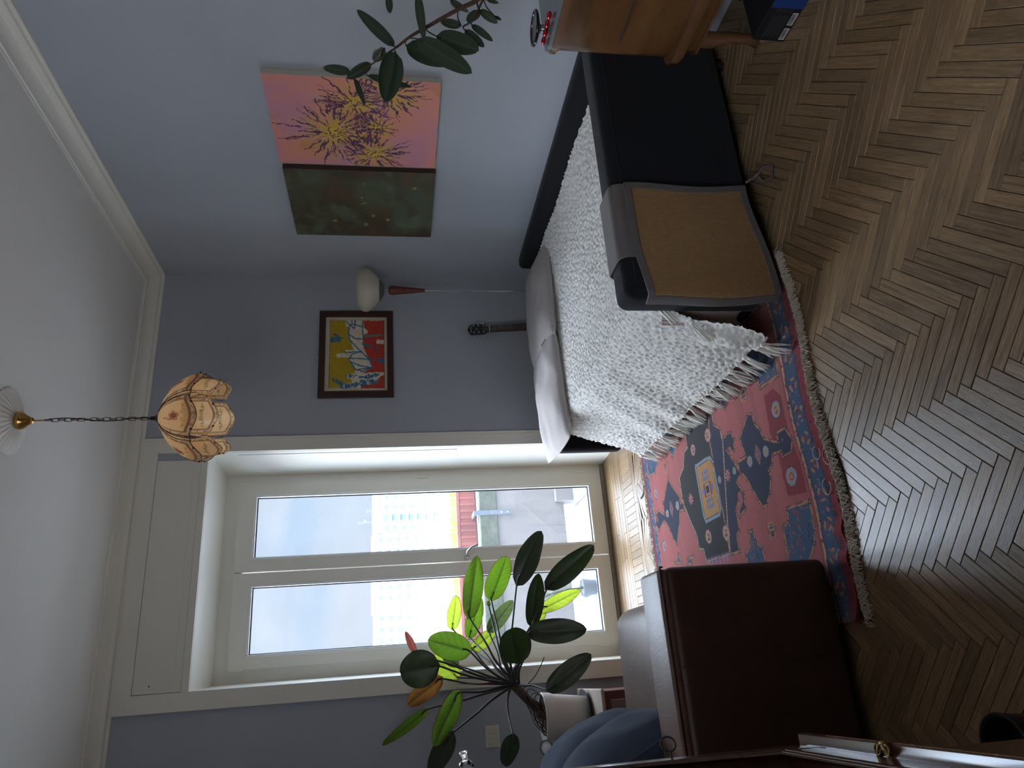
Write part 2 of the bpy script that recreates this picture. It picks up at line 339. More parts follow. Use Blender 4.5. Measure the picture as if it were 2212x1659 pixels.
RUGFL=[[[-1.992,-1.602],0.027,0],[[-1.994,-1.139],0.028,0],[[-1.989,-1.676],0.017,1],[[-1.988,-1.512],0.018,1],[[-1.993,-1.986],0.024,1],[[-1.992,-1.835],0.024,1],[[-1.983,-0.942],0.024,1],[[-1.991,-0.776],0.022,1],[[-1.985,-1.916],0.033,2],[[-1.979,-0.848],0.033,2],[[-1.989,-2.135],0.011,2],[[-1.984,-0.604],0.014,2]]
RUGEDGE={'stripe0':[[-1.583,-2.227],[-1.756,-2.245],[-2.058,-2.224],[-2.259,-2.227],[-2.419,-2.2]],'blue0':[[-1.599,-2.259],[-1.768,-2.272],[-2.067,-2.251],[-2.265,-2.253],[-2.422,-2.22]],'blue1':[[-1.637,-2.337],[-1.79,-2.326],[-2.087,-2.316],[-2.28,-2.316],[-2.435,-2.289]],'far':[[-1.54,-0.535],[-1.88,-0.52],[-2.227,-0.513],[-1.551,-0.57],[-1.896,-0.588],[-2.234,-0.555],[-1.529,-0.499],[-1.868,-0.467],[-2.22,-0.461]]}
ART1={'frame':[[-0.297,2.053],[-0.302,1.545],[-0.954,1.541],[-0.953,2.048]],'mat':[[-0.342,2.009],[-0.344,1.586],[-0.91,1.583],[-0.91,2.004]],'pic':[[-0.366,1.975],[-0.368,1.606],[-0.889,1.604],[-0.886,1.98]]}
ARTPOL=[['y',[[-0.367,1.975],[-0.369,1.876],[-0.412,1.871],[-0.427,1.848],[-0.475,1.852],[-0.488,1.863],[-0.501,1.851],[-0.553,1.828],[-0.599,1.818],[-0.599,1.873],[-0.619,1.88],[-0.629,1.934],[-0.654,1.933],[-0.66,1.85],[-0.686,1.84],[-0.751,1.804],[-0.776,1.806],[-0.781,1.857],[-0.811,1.861],[-0.821,1.825],[-0.846,1.83],[-0.85,1.883],[-0.885,1.923],[-0.884,1.979]]],['r',[[-0.369,1.748],[-0.369,1.606],[-0.522,1.603],[-0.522,1.658],[-0.553,1.658],[-0.553,1.603],[-0.769,1.604],[-0.77,1.686],[-0.777,1.754],[-0.732,1.686],[-0.62,1.732],[-0.573,1.75],[-0.48,1.755],[-0.469,1.718],[-0.448,1.718],[-0.427,1.746]]],['r',[[-0.815,1.704],[-0.823,1.659],[-0.784,1.604],[-0.889,1.604],[-0.887,1.767],[-0.871,1.762],[-0.858,1.681],[-0.828,1.632]]],['b',[[-0.469,1.952],[-0.469,1.934],[-0.501,1.906],[-0.501,1.865],[-0.511,1.906],[-0.537,1.91],[-0.542,1.978],[-0.5,1.979],[-0.5,1.947]]],['b',[[-0.795,1.98],[-0.81,1.942],[-0.85,1.883],[-0.846,1.821],[-0.822,1.731],[-0.828,1.636],[-0.853,1.65],[-0.871,1.767],[-0.886,1.847],[-0.884,1.918],[-0.865,1.901],[-0.839,1.946]]],['b',[[-0.777,1.803],[-0.797,1.781],[-0.783,1.686],[-0.773,1.622],[-0.803,1.659],[-0.817,1.731],[-0.807,1.794]]],['b',[[-0.781,1.862],[-0.786,1.808],[-0.811,1.812],[-0.806,1.861]]],['b',[[-0.542,1.764],[-0.558,1.704],[-0.574,1.644],[-0.589,1.644],[-0.579,1.695],[-0.568,1.755]]],['b',[[-0.574,1.713],[-0.615,1.64],[-0.626,1.649]]],['b',[[-0.662,1.631],[-0.677,1.604],[-0.708,1.604],[-0.692,1.645]]],['g',[[-0.482,1.75],[-0.48,1.604],[-0.491,1.604],[-0.501,1.75]]],['g',[[-0.369,1.758],[-0.369,1.75],[-0.48,1.748],[-0.48,1.76]]]]
ARTLINE=[[[-0.475,1.852],[-0.406,1.843],[-0.398,1.829]],[[-0.475,1.852],[-0.511,1.805],[-0.516,1.732]],[[-0.48,1.852],[-0.521,1.842],[-0.599,1.777],[-0.676,1.704],[-0.732,1.686],[-0.762,1.754],[-0.746,1.804],[-0.67,1.845],[-0.635,1.832],[-0.615,1.777]],[[-0.66,1.845],[-0.671,1.704],[-0.677,1.603]],[[-0.686,1.84],[-0.716,1.777],[-0.737,1.686]],[[-0.747,1.786],[-0.735,1.686]],[[-0.604,1.877],[-0.619,1.873],[-0.61,1.759]],[[-0.369,1.83],[-0.396,1.829],[-0.417,1.755]],[[-0.369,1.806],[-0.433,1.811],[-0.375,1.871]]]
PINK={'c':[[[-1.55,1.846],0.045,0.24],[[-1.769,1.726],0.03,0.2],[[-1.851,1.545],0.025,0.2],[[-1.596,1.618],0.018,0.12],[[-1.516,1.691],0.012,0.06],[[-1.385,1.64],0.04,0.2]],'rect':[[-1.932,2.154],[-1.918,1.298],[-1.286,1.294],[-1.308,2.155]]}
GREEN={'d':[[[-0.99,1.719],0.009],[[-0.938,1.703],0.008],[[-0.926,1.724],0.005],[[-1.122,1.706],0.005],[[-0.807,1.657],0.012],[[-0.766,1.568],0.013],[[-0.744,1.897],0.014],[[-0.714,1.706],0.015],[[-1.091,1.406],0.012]],'rect':[[-1.248,2.145],[-1.219,1.287],[-0.583,1.289],[-0.6,2.155]]}
# ================================================================== the room
CEIL = 3.2; WZ = 3.112
YB = -5.6; XL = -3.75
wallm = mat('wall_paint', S(170,175,184), rough=.85, spec=.2, bump=(220, .08), var=(1.5, .03))
whitem = mat('white_paint', S(226,224,214), rough=.45, spec=.4, bump=(60, .05))
ceilm = mat('ceiling_paint', S(226,224,218), rough=.9, spec=.2, bump=(150, .05))
pvcm = mat('door_pvc', S(226,224,216), rough=.3, spec=.5)
darkgap = mat('rubber_gasket', (.012,.014,.018), rough=.6)
steel = mat('steel', (.62,.63,.65), rough=.25, metal=1)
joint = mat('floor_joint', (.030,.018,.010), rough=.8)

# floor slab under the parquet (joints show between the planks)
fl = B().box((XL, YB, -.14), (0.02, .46, -.010))
floor = struct('floor', fl, joint)

def woodmat(name, island):
    m = bpy.data.materials.new(name); m.use_nodes = True; t = m.node_tree; p = t.nodes['Principled BSDF']
    uvn = N(t, 'ShaderNodeUVMap', uv_map='UVMap')
    if island:
        ge = N(t, 'ShaderNodeNewGeometry'); rnd = (ge, 'Random Per Island')
    else:
        oi = N(t, 'ShaderNodeObjectInfo'); rnd = (oi, 'Random')
    off = N(t, 'ShaderNodeMath', operation='MULTIPLY', ins={1: 37.0}); LK(t, rnd[0], rnd[1], off, 0)
    cb = N(t, 'ShaderNodeCombineXYZ'); LK(t, off, 0, cb, 0); LK(t, off, 0, cb, 1)
    va = N(t, 'ShaderNodeVectorMath', operation='ADD'); LK(t, uvn, 0, va, 0); LK(t, cb, 0, va, 1)
    mp_ = N(t, 'ShaderNodeMapping'); mp_.inputs['Scale'].default_value = (8, 120, 1); LK(t, va, 0, mp_, 0)
    n1 = N(t, 'ShaderNodeTexNoise', ins={'Scale': 1.0, 'Detail': 5.0, 'Roughness': .65, 'Distortion': .4}); LK(t, mp_, 0, n1, 0)
    mp2 = N(t, 'ShaderNodeMapping'); mp2.inputs['Scale'].default_value = (40, 500, 1); LK(t, va, 0, mp2, 0)
    n2 = N(t, 'ShaderNodeTexNoise', ins={'Scale': 1.0, 'Detail': 2.0}); LK(t, mp2, 0, n2, 0)
    ramp = N(t, 'ShaderNodeValToRGB'); ce = ramp.color_ramp.elements
    ce[0].position = .28; ce[0].color = (*S(96,74,50), 1); ce[1].position = .75; ce[1].color = (*S(160,132,98), 1)
    LK(t, n1, 0, ramp, 0)
    mr = N(t, 'ShaderNodeMapRange', ins={1: .35, 2: .6, 3: .80, 4: 1.06}); LK(t, n2, 0, mr, 0)
    mx = N(t, 'ShaderNodeMix', data_type='RGBA', blend_type='MULTIPLY'); mx.inputs[0].default_value = 1
    LK(t, ramp, 0, mx, 6); LK(t, mr, 0, mx, 7)
    pw = N(t, 'ShaderNodeMapRange', ins={1: 0, 2: 1, 3: .72, 4: 1.18}); LK(t, rnd[0], rnd[1], pw, 0)
    mx2 = N(t, 'ShaderNodeMix', data_type='RGBA', blend_type='MULTIPLY'); mx2.inputs[0].default_value = 1
    LK(t, mx, 2, mx2, 6); LK(t, pw, 0, mx2, 7); LK(t, mx2, 2, p, 'Base Color')
    rr = N(t, 'ShaderNodeMapRange', ins={1: .3, 2: .7, 3: FLOOR_R0, 4: FLOOR_R1}); LK(t, n1, 0, rr, 0); LK(t, rr, 0, p, 'Roughness')
    p.inputs['Specular IOR Level'].default_value = .6
    bn = N(t, 'ShaderNodeBump', ins={'Strength': .25, 'Distance': .002}); LK(t, n2, 0, bn, 'Height'); LK(t, bn, 0, p, 'Normal')
    return m
FLOOR_R0, FLOOR_R1 = .30, .42
wood_i = woodmat('oak_plank', False); wood_s = woodmat('oak_plank_far', True)

def plank_geo(L, Wd, g=.0008, ch=.0012):
    """a plank along +x from 0..L, y from -W..0, top at z=0, with chamfered top edge; returns verts, faces, loop uv"""
    x0, x1, y0, y1 = g, L-g, -Wd+g, -g
    v = [(x0,y0,-.010),(x1,y0,-.010),(x1,y1,-.010),(x0,y1,-.010), (x0,y0,-ch),(x1,y0,-ch),(x1,y1,-ch),(x0,y1,-ch),
         (x0+ch,y0+ch,0),(x1-ch,y0+ch,0),(x1-ch,y1-ch,0),(x0+ch,y1-ch,0)]
    f = [(8,9,10,11),(4,5,9,8),(5,6,10,9),(6,7,11,10),(7,4,8,11),(0,1,5,4),(1,2,6,5),(2,3,7,6),(3,0,4,7)]
    return v, f
def plank_mesh(name, L, Wd, m):
    v, f = plank_geo(L, Wd); me = bpy.data.meshes.new(name); me.from_pydata(v, [], f)
    ul = me.uv_layers.new(name='UVMap'); uv = [c for q in f for i in q for c in (v[i][0], v[i][1])]
    ul.data.foreach_set('uv', uv); me.materials.append(m); me.update(); return me
PL, PW = .3090, .0405
pm = plank_mesh('plank', PL, PW, wood_i)
r2 = math.sqrt(2)
ea = Vector((1, -1, 0))/r2; eb = Vector((-1, -1, 0))/r2            # the two plank directions
planks = []
Y0H = -.262                                                     # the herringbone field starts here
sp0 = Vector((-1.690, -3.119, 0))
for n in range(-6, 6):
    for k in range(-75, 75):
        o = sp0 + Vector((n*PL*r2, -k*PW*r2, 0))
        # A: starts at corner, along ea, width towards eb ; B: along eb, width towards -ea
        planks.append((o, ea, eb)); planks.append((o, eb, -ea))
def inside(p): return XL < p.x < .02 and YB < p.y < Y0H
good = []
cpos = Vector((-2.79, -4.718, 1.55))
for o, d, wv in planks:
    c = o + d*PL/2 + wv*PW/2
    ends = [o, o+d*PL, o+wv*PW, o+d*PL+wv*PW]
    if not all(inside(e) for e in ends):
        if not any(inside(e) for e in ends): continue
        # cut planks at the edge of the field become part of the far stuff mesh
        good.append((9e9, o, d, wv, False)); continue
    q = c - cpos; dep = q.dot(_F)
    vis = False
    if dep > .3:
        u = q.dot(_R)/dep*1570; v_ = -q.dot(_U)/dep*1570
        vis = abs(u) < 850 and abs(v_) < 1130
        under = (-2.66 < c.x < -1.33 and -2.36 < c.y < -.5) or (c.x > -1.40 and c.y > -2.30) or (c.x < -2.5 and c.y > -2.2 and c.y < -1.45) or (c.x > -.5 and c.y < -2.5 and c.y > -2.75)
        vis = vis and not under
    good.append((q.length if vis else 100+q.length, o, d, wv, True))
good.sort(key=lambda g: g[0])
stuff = B(); suv = []
for i, (dd, o, d, wv, full) in enumerate(good):
    n_ = Vector((0,0,1)).cross(d)                              # local +y; plank occupies -W..0
    flip = n_.dot(wv) > 0
    M = Matrix((d, n_, Vector((0,0,1)))).transposed().to_4x4()
    org = o + (wv*PW if flip else Vector((0,0,0)))
    dz = random.uniform(-.0006, .0004)
    if i < 300:
        M.translation = org + Vector((0,0,dz)) - WO[floor]
        inst('plank', pm, floor, None, mat4=M)
    else:
        v, f = plank_geo(PL, PW); M.translation = org + Vector((0,0,dz))
        V = [M @ Vector(p) for p in v]
        if not full: V = [Vector((p.x, min(p.y, Y0H-.0005), p.z)) for p in V]
        stuff.add(V, f); suv += [c for q in f for j in q for c in (v[j][0], v[j][1])]
obj('parquet_planks', stuff, wood_s, floor, uv=suv, kind='stuff')
# strips and blocks of the border by the balcony door
def box_plank(name, x0, x1, y0, y1, along='x'):
    L, Wd = (x1-x0, y1-y0) if along == 'x' else (y1-y0, x1-x0)
    me = plank_mesh(name, L, Wd, wood_i)
    M = Matrix.Identity(4) if along == 'x' else Matrix.Rotation(PI/2, 4, 'Z')
    org = Vector((x0, y1, 0)) if along == 'x' else Vector((x1, y0, 0))
    if along == 'y': org = Vector((x0, y0, 0)); 
    M.translation = org + Vector((0,0,random.uniform(-.0005,.0003))) - WO[floor]
    if along == 'y': M.translation = Vector((x1, y0, 0)) + Vector((-(x1-x0),0,0)) + Vector((0,0,random.uniform(-.0005,.0003))) - WO[floor]
    return inst(name, me, floor, None, mat4=M)
def yplank(name, x0, x1, y0, y1):
    me = plank_mesh(name, y1-y0, x1-x0, wood_i)
    M = Matrix(((0,-1,0,x0),(1,0,0,y0),(0,0,1,0),(0,0,0,1)))   # local x -> +y, local -y..0 -> +x
    M.translation = Vector((x0, y0, random.uniform(-.0005,.0003))) - WO[floor]
    return inst(name, me, floor, None, mat4=M)
yy = .43
for r in range(7):
    y1 = yy - r*.056; y0 = y1-.056
    x = -2.82 + random.uniform(-.25, 0); x_end = -1.26
    if y0 < -.0: break
    while x < x_end:
        L = random.uniform(.38, .55); box_plank('edge_strip', max(x, -2.80), min(x+L, x_end), y0, y1); x += L
bx = -2.84
box_plank('edge_strip', -2.84, -2.0, .0, .038); box_plank('edge_strip', -2.0, -1.2, .0, .038)
x = XL+.02
while x < -.02:
    if -2.9 < x < -1.25: yplank('border_block', x, x+.047, -.206, .0)
    x += .047
for a, b_ in ((-3.74, -2.9), (-1.25, .0)):
    box_plank('border_block', a, b_, -.206, 0)
for a, b_ in ((-3.74, -3.1), (-3.1, -2.45), (-2.45, -1.8), (-1.8, -1.1), (-1.1, -.5), (-.5, 0)):
    box_plank('edge_strip', a, b_, -.262, -.206)

# walls
OXR, OXL, OZ = -1.316, -2.733, 2.715                            # opening in the back wall
wb = B(); T = .45
wb.box((OXR, 0, -.14), (.45, T, 3.6)); wb.box((XL-.3, 0, -.14), (OXL, T, 3.6)); wb.box((OXL, 0, OZ), (OXR, T, 3.6))
struct('wall_back', wb, wallm)
struct('wall_right', B().box((0, YB-.3, -.14), (.4, 0, 3.6)), wallm)
W2 = (-5.35, -3.75, 1.42, 2.75)                                 # unseen window added in the left wall to let fill light in
wl = B(); wl.box((XL-.3, YB-.3, -.14), (XL, W2[0], 3.6)); wl.box((XL-.3, W2[1], -.14), (XL, 0, 3.6)); wl.box((XL-.3, W2[0], -.14), (XL, W2[1], W2[2])); wl.box((XL-.3, W2[0], W2[3]), (XL, W2[1], 3.6))
struct('wall_left', wl, wallm)
struct('wall_front', B().box((XL, YB-.3, -.14), (0, YB, 3.6)), mat('bounce_cut_dark', S(52,50,52), rough=.9))  # unseen wall, darkened to cut the light bouncing back
struct('ceiling', B().box((XL, YB, CEIL), (0, 0, 3.5)), ceilm)
# coved cornice round the room
def cove(n, x0, y0, x1, y1, nx, ny):
    """runs from (x0,y0) to (x1,y1) along the wall; (nx,ny) points into the room"""
    pr = [(0, WZ), (.012, WZ), (.014, WZ+.018), (.030, WZ+.022), (.034, WZ+.034)]
    for i in range(7):
        a = PI/2*i/6; pr.append((.034+.075*(1-math.cos(a)), WZ+.034+.042*math.sin(a)))
    pr += [(.118, WZ+.076), (.122, CEIL-.006), (.135, CEIL-.004), (.135, CEIL+.01), (0, CEIL+.01)]
    b = B(); n_ = len(pr); v = []
    for (px, py) in ((x0,y0),(x1,y1)):
        sgn = 1
        for d, z in pr:
            # mitre at the ends
            mx_ = (d if (px, py) == (x0,y0) else -d)
            tx, ty = (x1-x0), (y1-y0); L = math.hypot(tx, ty); tx /= L; ty /= L
            v.append((px + nx*d + tx*mx_, py + ny*d + ty*mx_, z))
    f = [tuple(range(n_)), tuple(range(2*n_-1, n_-1, -1))] + [(i, n_+i, n_+(i+1) % n_, (i+1) % n_) for i in range(n_)]
    b.add(v, f); return struct(n, b, whitem)
cove('trim_1', 0, 0, XL, 0, 0, -1)
cove('trim_2', 0, YB, 0, 0, -1, 0)
cove('trim_3', XL, 0, XL, YB, 1, 0)
cove('trim_4', XL, YB, 0, YB, 0, 1)

# casing round the balcony door with the shutter-box panel above it
cas = B(); CX0, CX1 = -2.827, -1.226; t = .022
cas.box((CX0, -t, 0), (OXL, 0, WZ)); cas.box((OXR, -t, 0), (CX1, 0, WZ)); cas.box((OXL, -t, OZ), (OXR, 0, 2.755)); cas.box((OXL, -t, 3.02), (OXR, 0, WZ))
cas.box((CX0-.006, -t-.006, 0), (CX0+.012, -t, WZ)); cas.box((CX1-.012, -t-.006, 0), (CX1+.006, -t, WZ))
trim = struct('trim_5', cas, whitem)
pan = B().box((OXL+.003, -.016, 2.757), (OXR-.05, 0, 3.018)); pan.box((OXL+.07, -.019, 2.80), (OXR-.12, -.016, 2.972))
obj('shutter_panel', pan, whitem, trim)
obj('shutter_panel_bead', B().box((OXL+.003, -.020, 2.757), (OXR-.05, -.0165, 2.763)), whitem, trim)
obj('screw', B().lathe([(.004,0),(.004,.004)], (-2.69,-.016,2.93), 8, (0,-1,0)), darkgap, trim)
# reveal lining (slightly splayed)
rev = B(); DZ = 2.691; DXR, DXL, DY = -1.352, -2.705, .43
def quadp(b, p, th):
    """thick quad"""
    a = Vector(p[1])-Vector(p[0]); c = Vector(p[3])-Vector(p[0]); n = a.cross(c).normalized()*th
    v = [Vector(q) for q in p]+[Vector(q)+n for q in p]
    b.add(v, [(3,2,1,0),(4,5,6,7),(0,1,5,4),(1,2,6,5),(2,3,7,6),(3,0,4,7)])
quadp(rev, [(OXR+.0,0,0),(OXR,0,OZ),(DXR,DY,DZ),(DXR,DY,0)], .0012)
quadp(rev, [(OXL,0,OZ),(OXL,0,0),(DXL,DY,0),(DXL,DY,DZ)], .0012)
quadp(rev, [(OXR,0,OZ),(OXL,0,OZ),(DXL,DY,DZ),(DXR,DY,DZ)], .0012)
reveal = struct('trim_6', rev, whitem)
# long lining panel in the right reveal
def onrev(u, z, off): # u 0..1 from room to door
    return (OXR+(DXR-OXR)*u-off, DY*u, z)
rp = B(); P = [onrev(.10,1.12,.004),onrev(.10,2.55,.004),onrev(.97,2.55,.004),onrev(.97,1.12,.004)]
quadp(rp, P, -.008)
obj('lining_panel', rp, whitem, reveal)

# ------------------------------------------------------------------ balcony door
door = bpy.data.objects.new('door_1', None); COL.objects.link(door); door.location = ((DXR+DXL)/2, DY, 0); WO[door] = Vector(door.location); door['kind'] = 'structure'
def ring(b, x0, x1, z0, z1, wx, wz0, wz1, y0, y1):
    b.box((x0,y0,z0),(x0+wx,y1,z1)); b.box((x1-wx,y0,z0),(x1,y1,z1)); b.box((x0+wx,y0,z0),(x1-wx,y1,z0+wz0)); b.box((x0+wx,y0,z1-wz1),(x1-wx,y1,z1))
fr = B(); ring(fr, DXL-.05, DXR+.05, .0, DZ+.03, .150, .028, .165, DY, DY+.07)
obj('door_frame', fr, pvcm, door)
obj('threshold', B().box((DXL,DY-.012,.0),(DXR,DY+.10,.022)), mat('threshold_metal',(.42,.38,.33),rough=.4,metal=.6), door)
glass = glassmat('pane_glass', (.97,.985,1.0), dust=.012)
bead = mat('glazing_bead', S(232,234,232), rough=.2, spec=.6)
MIDX = -2.023
def leaf(x0, x1, gx0, gx1):
    b = B(); z0, z1 = .030, 2.60; gz0, gz1 = .112, 2.497
    for (ya, yb, e) in ((DY-.022, DY-.0008, 0), (DY-.0008, DY+.045, .034)):
        xa = x0 + (e if x0 < MIDX-.1 else 0); xb = x1 - (e if x1 > MIDX+.1 else 0)
        b.box((xa,ya,z0),(gx0,yb,z1-e)); b.box((gx1,ya,z0),(xb,yb,z1-e)); b.box((gx0,ya,z0),(gx1,yb,gz0)); b.box((gx0,ya,gz1),(gx1,yb,z1-e))
    o = obj('door_leaf', b, pvcm, door)
    bd = B(); k = .018
    for (xa, xb, za, zb) in ((gx0-.0,gx0+k,gz0,gz1),(gx1-k,gx1,gz0,gz1),(gx0+k,gx1-k,gz0,gz0+k),(gx0+k,gx1-k,gz1-k,gz1)):
        bd.rbox((xa,DY-.026,za),(xb,DY+.0,zb), .004, 2)
    obj('glazing_bead', bd, bead, o)
    gk = B(); k2 = .024
    for (xa, xb, za, zb) in ((gx0,gx0+k2,gz0,gz1),(gx1-k2,gx1,gz0,gz1),(gx0+k2,gx1-k2,gz0,gz0+k2),(gx0+k2,gx1-k2,gz1-k2,gz1)):
        gk.box((xa,DY+.004,za),(xb,DY+.010,zb))
    obj('gasket', gk, darkgap, o)
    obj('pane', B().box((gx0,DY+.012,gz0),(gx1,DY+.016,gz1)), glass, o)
    return o
lr = leaf(MIDX+.0035, -1.418, -1.945, -1.500)
ll = leaf(-2.622, MIDX-.0035, -2.556, -2.102)
# handle on the right leaf
hb = B().lathe([(.0,0),(.016,.0),(.017,.006),(.014,.010),(.009,.012),(.009,.045),(.0,.045)], (-1.985,DY-.022,1.055), 16, (0,-1,0))
hb.tube([(-1.985,DY-.062,1.055),(-1.965,DY-.070,1.052),(-1.935,DY-.074,1.02),(-1.915,DY-.072,.975)], [.010,.010,.009,.007], 10)
obj('door_handle', hb, steel, lr, smooth=True, autos=40)
for x, z in ((-1.412, 2.50), (-1.412,.14), (-1.412,1.3), (-2.628,2.50), (-2.628,.10), (-2.628,1.3)):
    h = B().lathe([(.007,0),(.007,.085)], (x,DY-.026,z), 10); h.box((x-.012,DY-.024,z+.02),(x+.012,DY-.016,z+.065))
    obj('hinge', h, pvcm, door)

# switch plate on the back wall
sp = thing('switch_plate', 'pale rectangular switch plate on the grey wall left of the door', 'switch', (-3.10, 0, .952))
obj('plate', B().rbox((-3.162,-.010,.952),(-3.044,0,1.036), .003, 2), mat('switch_plastic', S(214,210,196), rough=.4), sp)
for i in range(3):
    obj('rocker', B().rbox((-3.138+i*.0245,-.014,.972),(-3.138+i*.0245+.0235,-.009,1.016), .0015, 2), MATS['switch_plastic'], sp)

# unseen two-pane window, added around the fill lamp
win = B(); xa = XL-.2; xb = XL-.13
def ring2(b, y0, y1, z0, z1, wd):
    b.box((xa,y0,z0),(xb,y0+wd,z1)); b.box((xa,y1-wd,z0),(xb,y1,z1)); b.box((xa,y0+wd,z0),(xb,y1-wd,z0+wd)); b.box((xa,y0+wd,z1-wd),(xb,y1-wd,z1))
ym = (W2[0]+W2[1])/2
ring2(win, W2[0], ym, W2[2], W2[3], .09); ring2(win, ym, W2[1], W2[2], W2[3], .09)
w2 = struct('added_window_1', win, pvcm)
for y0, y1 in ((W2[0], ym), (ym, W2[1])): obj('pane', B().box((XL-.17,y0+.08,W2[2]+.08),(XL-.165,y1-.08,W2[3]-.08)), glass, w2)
# ================================================================== outside the door
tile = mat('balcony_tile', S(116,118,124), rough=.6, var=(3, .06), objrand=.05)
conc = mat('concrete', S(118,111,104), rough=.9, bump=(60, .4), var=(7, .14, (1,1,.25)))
moss = mat('mossy_concrete', S(74,78,58), rough=.95, bump=(90, .9), var=(14, .45))
redp = mat('red_planter', S(128,62,48), rough=.6, var=(6, .25, (1,1,.3)))
iron = mat('painted_iron', S(88,94,104), rough=.5)
yellow = mat('yellow_paint', S(222,176,66), rough=.5)
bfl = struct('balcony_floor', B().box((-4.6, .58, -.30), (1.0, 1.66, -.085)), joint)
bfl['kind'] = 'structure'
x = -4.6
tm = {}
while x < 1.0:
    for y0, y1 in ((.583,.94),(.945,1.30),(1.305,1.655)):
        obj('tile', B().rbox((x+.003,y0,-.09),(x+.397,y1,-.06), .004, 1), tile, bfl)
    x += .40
obj('sill_slab', B().rbox((-2.9,.50,-.10),(-1.15,.60,-.045), .006, 2), conc, bfl)
# parapet: slab hung above a gap, with a mossy coping band
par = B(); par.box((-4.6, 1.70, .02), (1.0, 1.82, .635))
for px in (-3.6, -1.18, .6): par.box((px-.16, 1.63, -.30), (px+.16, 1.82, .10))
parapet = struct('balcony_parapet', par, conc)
obj('coping', B().rbox((-4.6, 1.685, .636), (1.0, 1.85, .80), .01, 2), moss, parapet)
for px in (-2.9, -2.05, -1.55, -.6):
    obj('joint_line', B().box((px, 1.6985, .02), (px+.006, 1.700, .635)), mat('parapet_joint', S(110,100,90)) if 'parapet_joint' not in MATS else MATS['parapet_joint'], parapet)  # thin slab joints, slightly darker than the concrete
br = thing('railing_bracket', 'flat grey iron strap bolted over the mossy balcony parapet', 'bracket', (-1.43, 1.68, .48))
obj('strap', B().box((-1.435, 1.672, .505), (-1.395, 1.684, .84)), iron, br)
obj('strap_top', B().box((-1.435, 1.672, .84), (-1.395, 1.88, .852)), iron, br)
for z in (.545, .60): obj('bolt', B().lathe([(.0085,0),(.0085,.004),(.004,.007)], (-1.415,1.672,z), 10, (0,-1,0)), steel, br)
# planters on the street side of the parapet
def planter(x0, x1, label):
    t_ = thing('planter', label, 'planter', ((x0+x1)/2, 1.98, .80))
    b = B(); b.rbox((x0,1.88,.80),(x1,2.08,.985), .012, 2); obj('trough', b, redp, t_)
    r = B(); r.rbox((x0-.01,1.87,.955),(x1+.01,2.09,.99), .006, 2); obj('rim', r, redp, t_)
    n = int((x1-x0)/.06)
    for i in range(n): obj('rib', B().rbox((x0+.02+i*.06,1.868,.815),(x0+.045+i*.06,1.885,.95), .004, 1), redp, t_)
    return t_
planter(-1.68, -.9, 'longer red planter box on the parapet right of the gap')
planter(-2.55, -1.78, 'red planter box on the parapet, seen through the left door pane')
grassm = mat('planter_grass', S(150,160,70), rough=.6, trans=(.4, S(190,200,80)))
def grass(name, label, x0, x1, n):
    b = B()
    for i in range(n):
        x = random.uniform(x0, x1); y = random.uniform(1.92, 2.05); h = random.uniform(.03, .12); dx = random.uniform(-.05,.05); dy = random.uniform(-.03,.03)
        w_ = .003
        b.add([(x-w_,y,.985),(x+w_,y,.985),(x+dx*.5+w_*.7,y+dy*.5,.985+h*.6),(x+dx*.5-w_*.7,y+dy*.5,.985+h*.6),(x+dx,y+dy,.985+h)], [(0,1,2,3),(3,2,4)])
    return tag(obj(name, b, grassm), label, 'plant', kind='stuff')
grass('grass_tuft', 'yellow green sprouts growing out of the longer red planter', -1.66, -.92, 420)
grass('grass_tuft', 'yellow green sprouts growing out of the left red planter', -2.53, -1.80, 420)
rail = thing('balcony_railing', 'white metal railing pieces between the two red planters', 'railing', (-1.73, 2.12, .55))
whm = mat('white_metal', S(230,232,236), rough=.4)
obj('rail_bar', B().box((-1.80,2.10,.98),(-1.66,2.13,1.0)), whm, rail); obj('rail_bar', B().box((-1.80,2.10,.82),(-1.66,2.13,.84)), whm, rail)
for x in (-1.79,-1.75,-1.71,-1.67): obj('rail_post', B().box((x-.006,2.105,.60),(x+.006,2.125,1.0)), whm, rail)

# feathery shrub on the balcony floor
shm = mat('shrub_needles', S(72,88,62), rough=.7, trans=(.25, S(120,150,70)))
sh = thing('balcony_shrub', 'feathery dark green shrub in a grey pot on the balcony tiles', 'shrub', (-2.16, 1.22, -.06))
obj('pot', B().lathe([(.0,0),(.055,0),(.07,.10),(.073,.10),(.073,.115),(.062,.115),(.055,.10),(0,.09)], (-2.16,1.22,-.06), 20), mat('grey_pot', S(90,94,98), rough=.6), sh, smooth=True, autos=40)
st_ = B().tube([(-2.16,1.22,.03),(-2.165,1.22,.15),(-2.19,1.21,.30),(-2.24,1.20,.44)], [.007,.006,.005,.003], 6)
obj('stem', st_, mat('bark_brown', S(70,55,42), rough=.9), sh)
nb = B()
for i in range(2600):
    tt = random.random()**.8; p = Vector((-2.16-.08*tt**2, 1.22-.02*tt, .0+.46*tt)); a = random.uniform(0, 2*PI); L = random.uniform(.03,.075)*(1-.5*tt)
    d = Vector((math.cos(a), math.sin(a), random.uniform(-.3,.9))).normalized(); s_ = d.cross(Vector((0,0,1))).normalized()*.0012; e = p+d*L
    nb.add([p-s_, p+s_, e], [(0,1,2)])
obj('needles', nb, shm, sh, kind='stuff')
dp = thing('plant_tray', 'low dark grey tray at the left end of the balcony', 'tray', (-2.62, 1.25, -.06))
obj('tray_body', B().rbox((-2.78,1.12,-.06),(-2.50,1.36,.0), .02, 3), MATS['grey_pot'], dp, smooth=True)
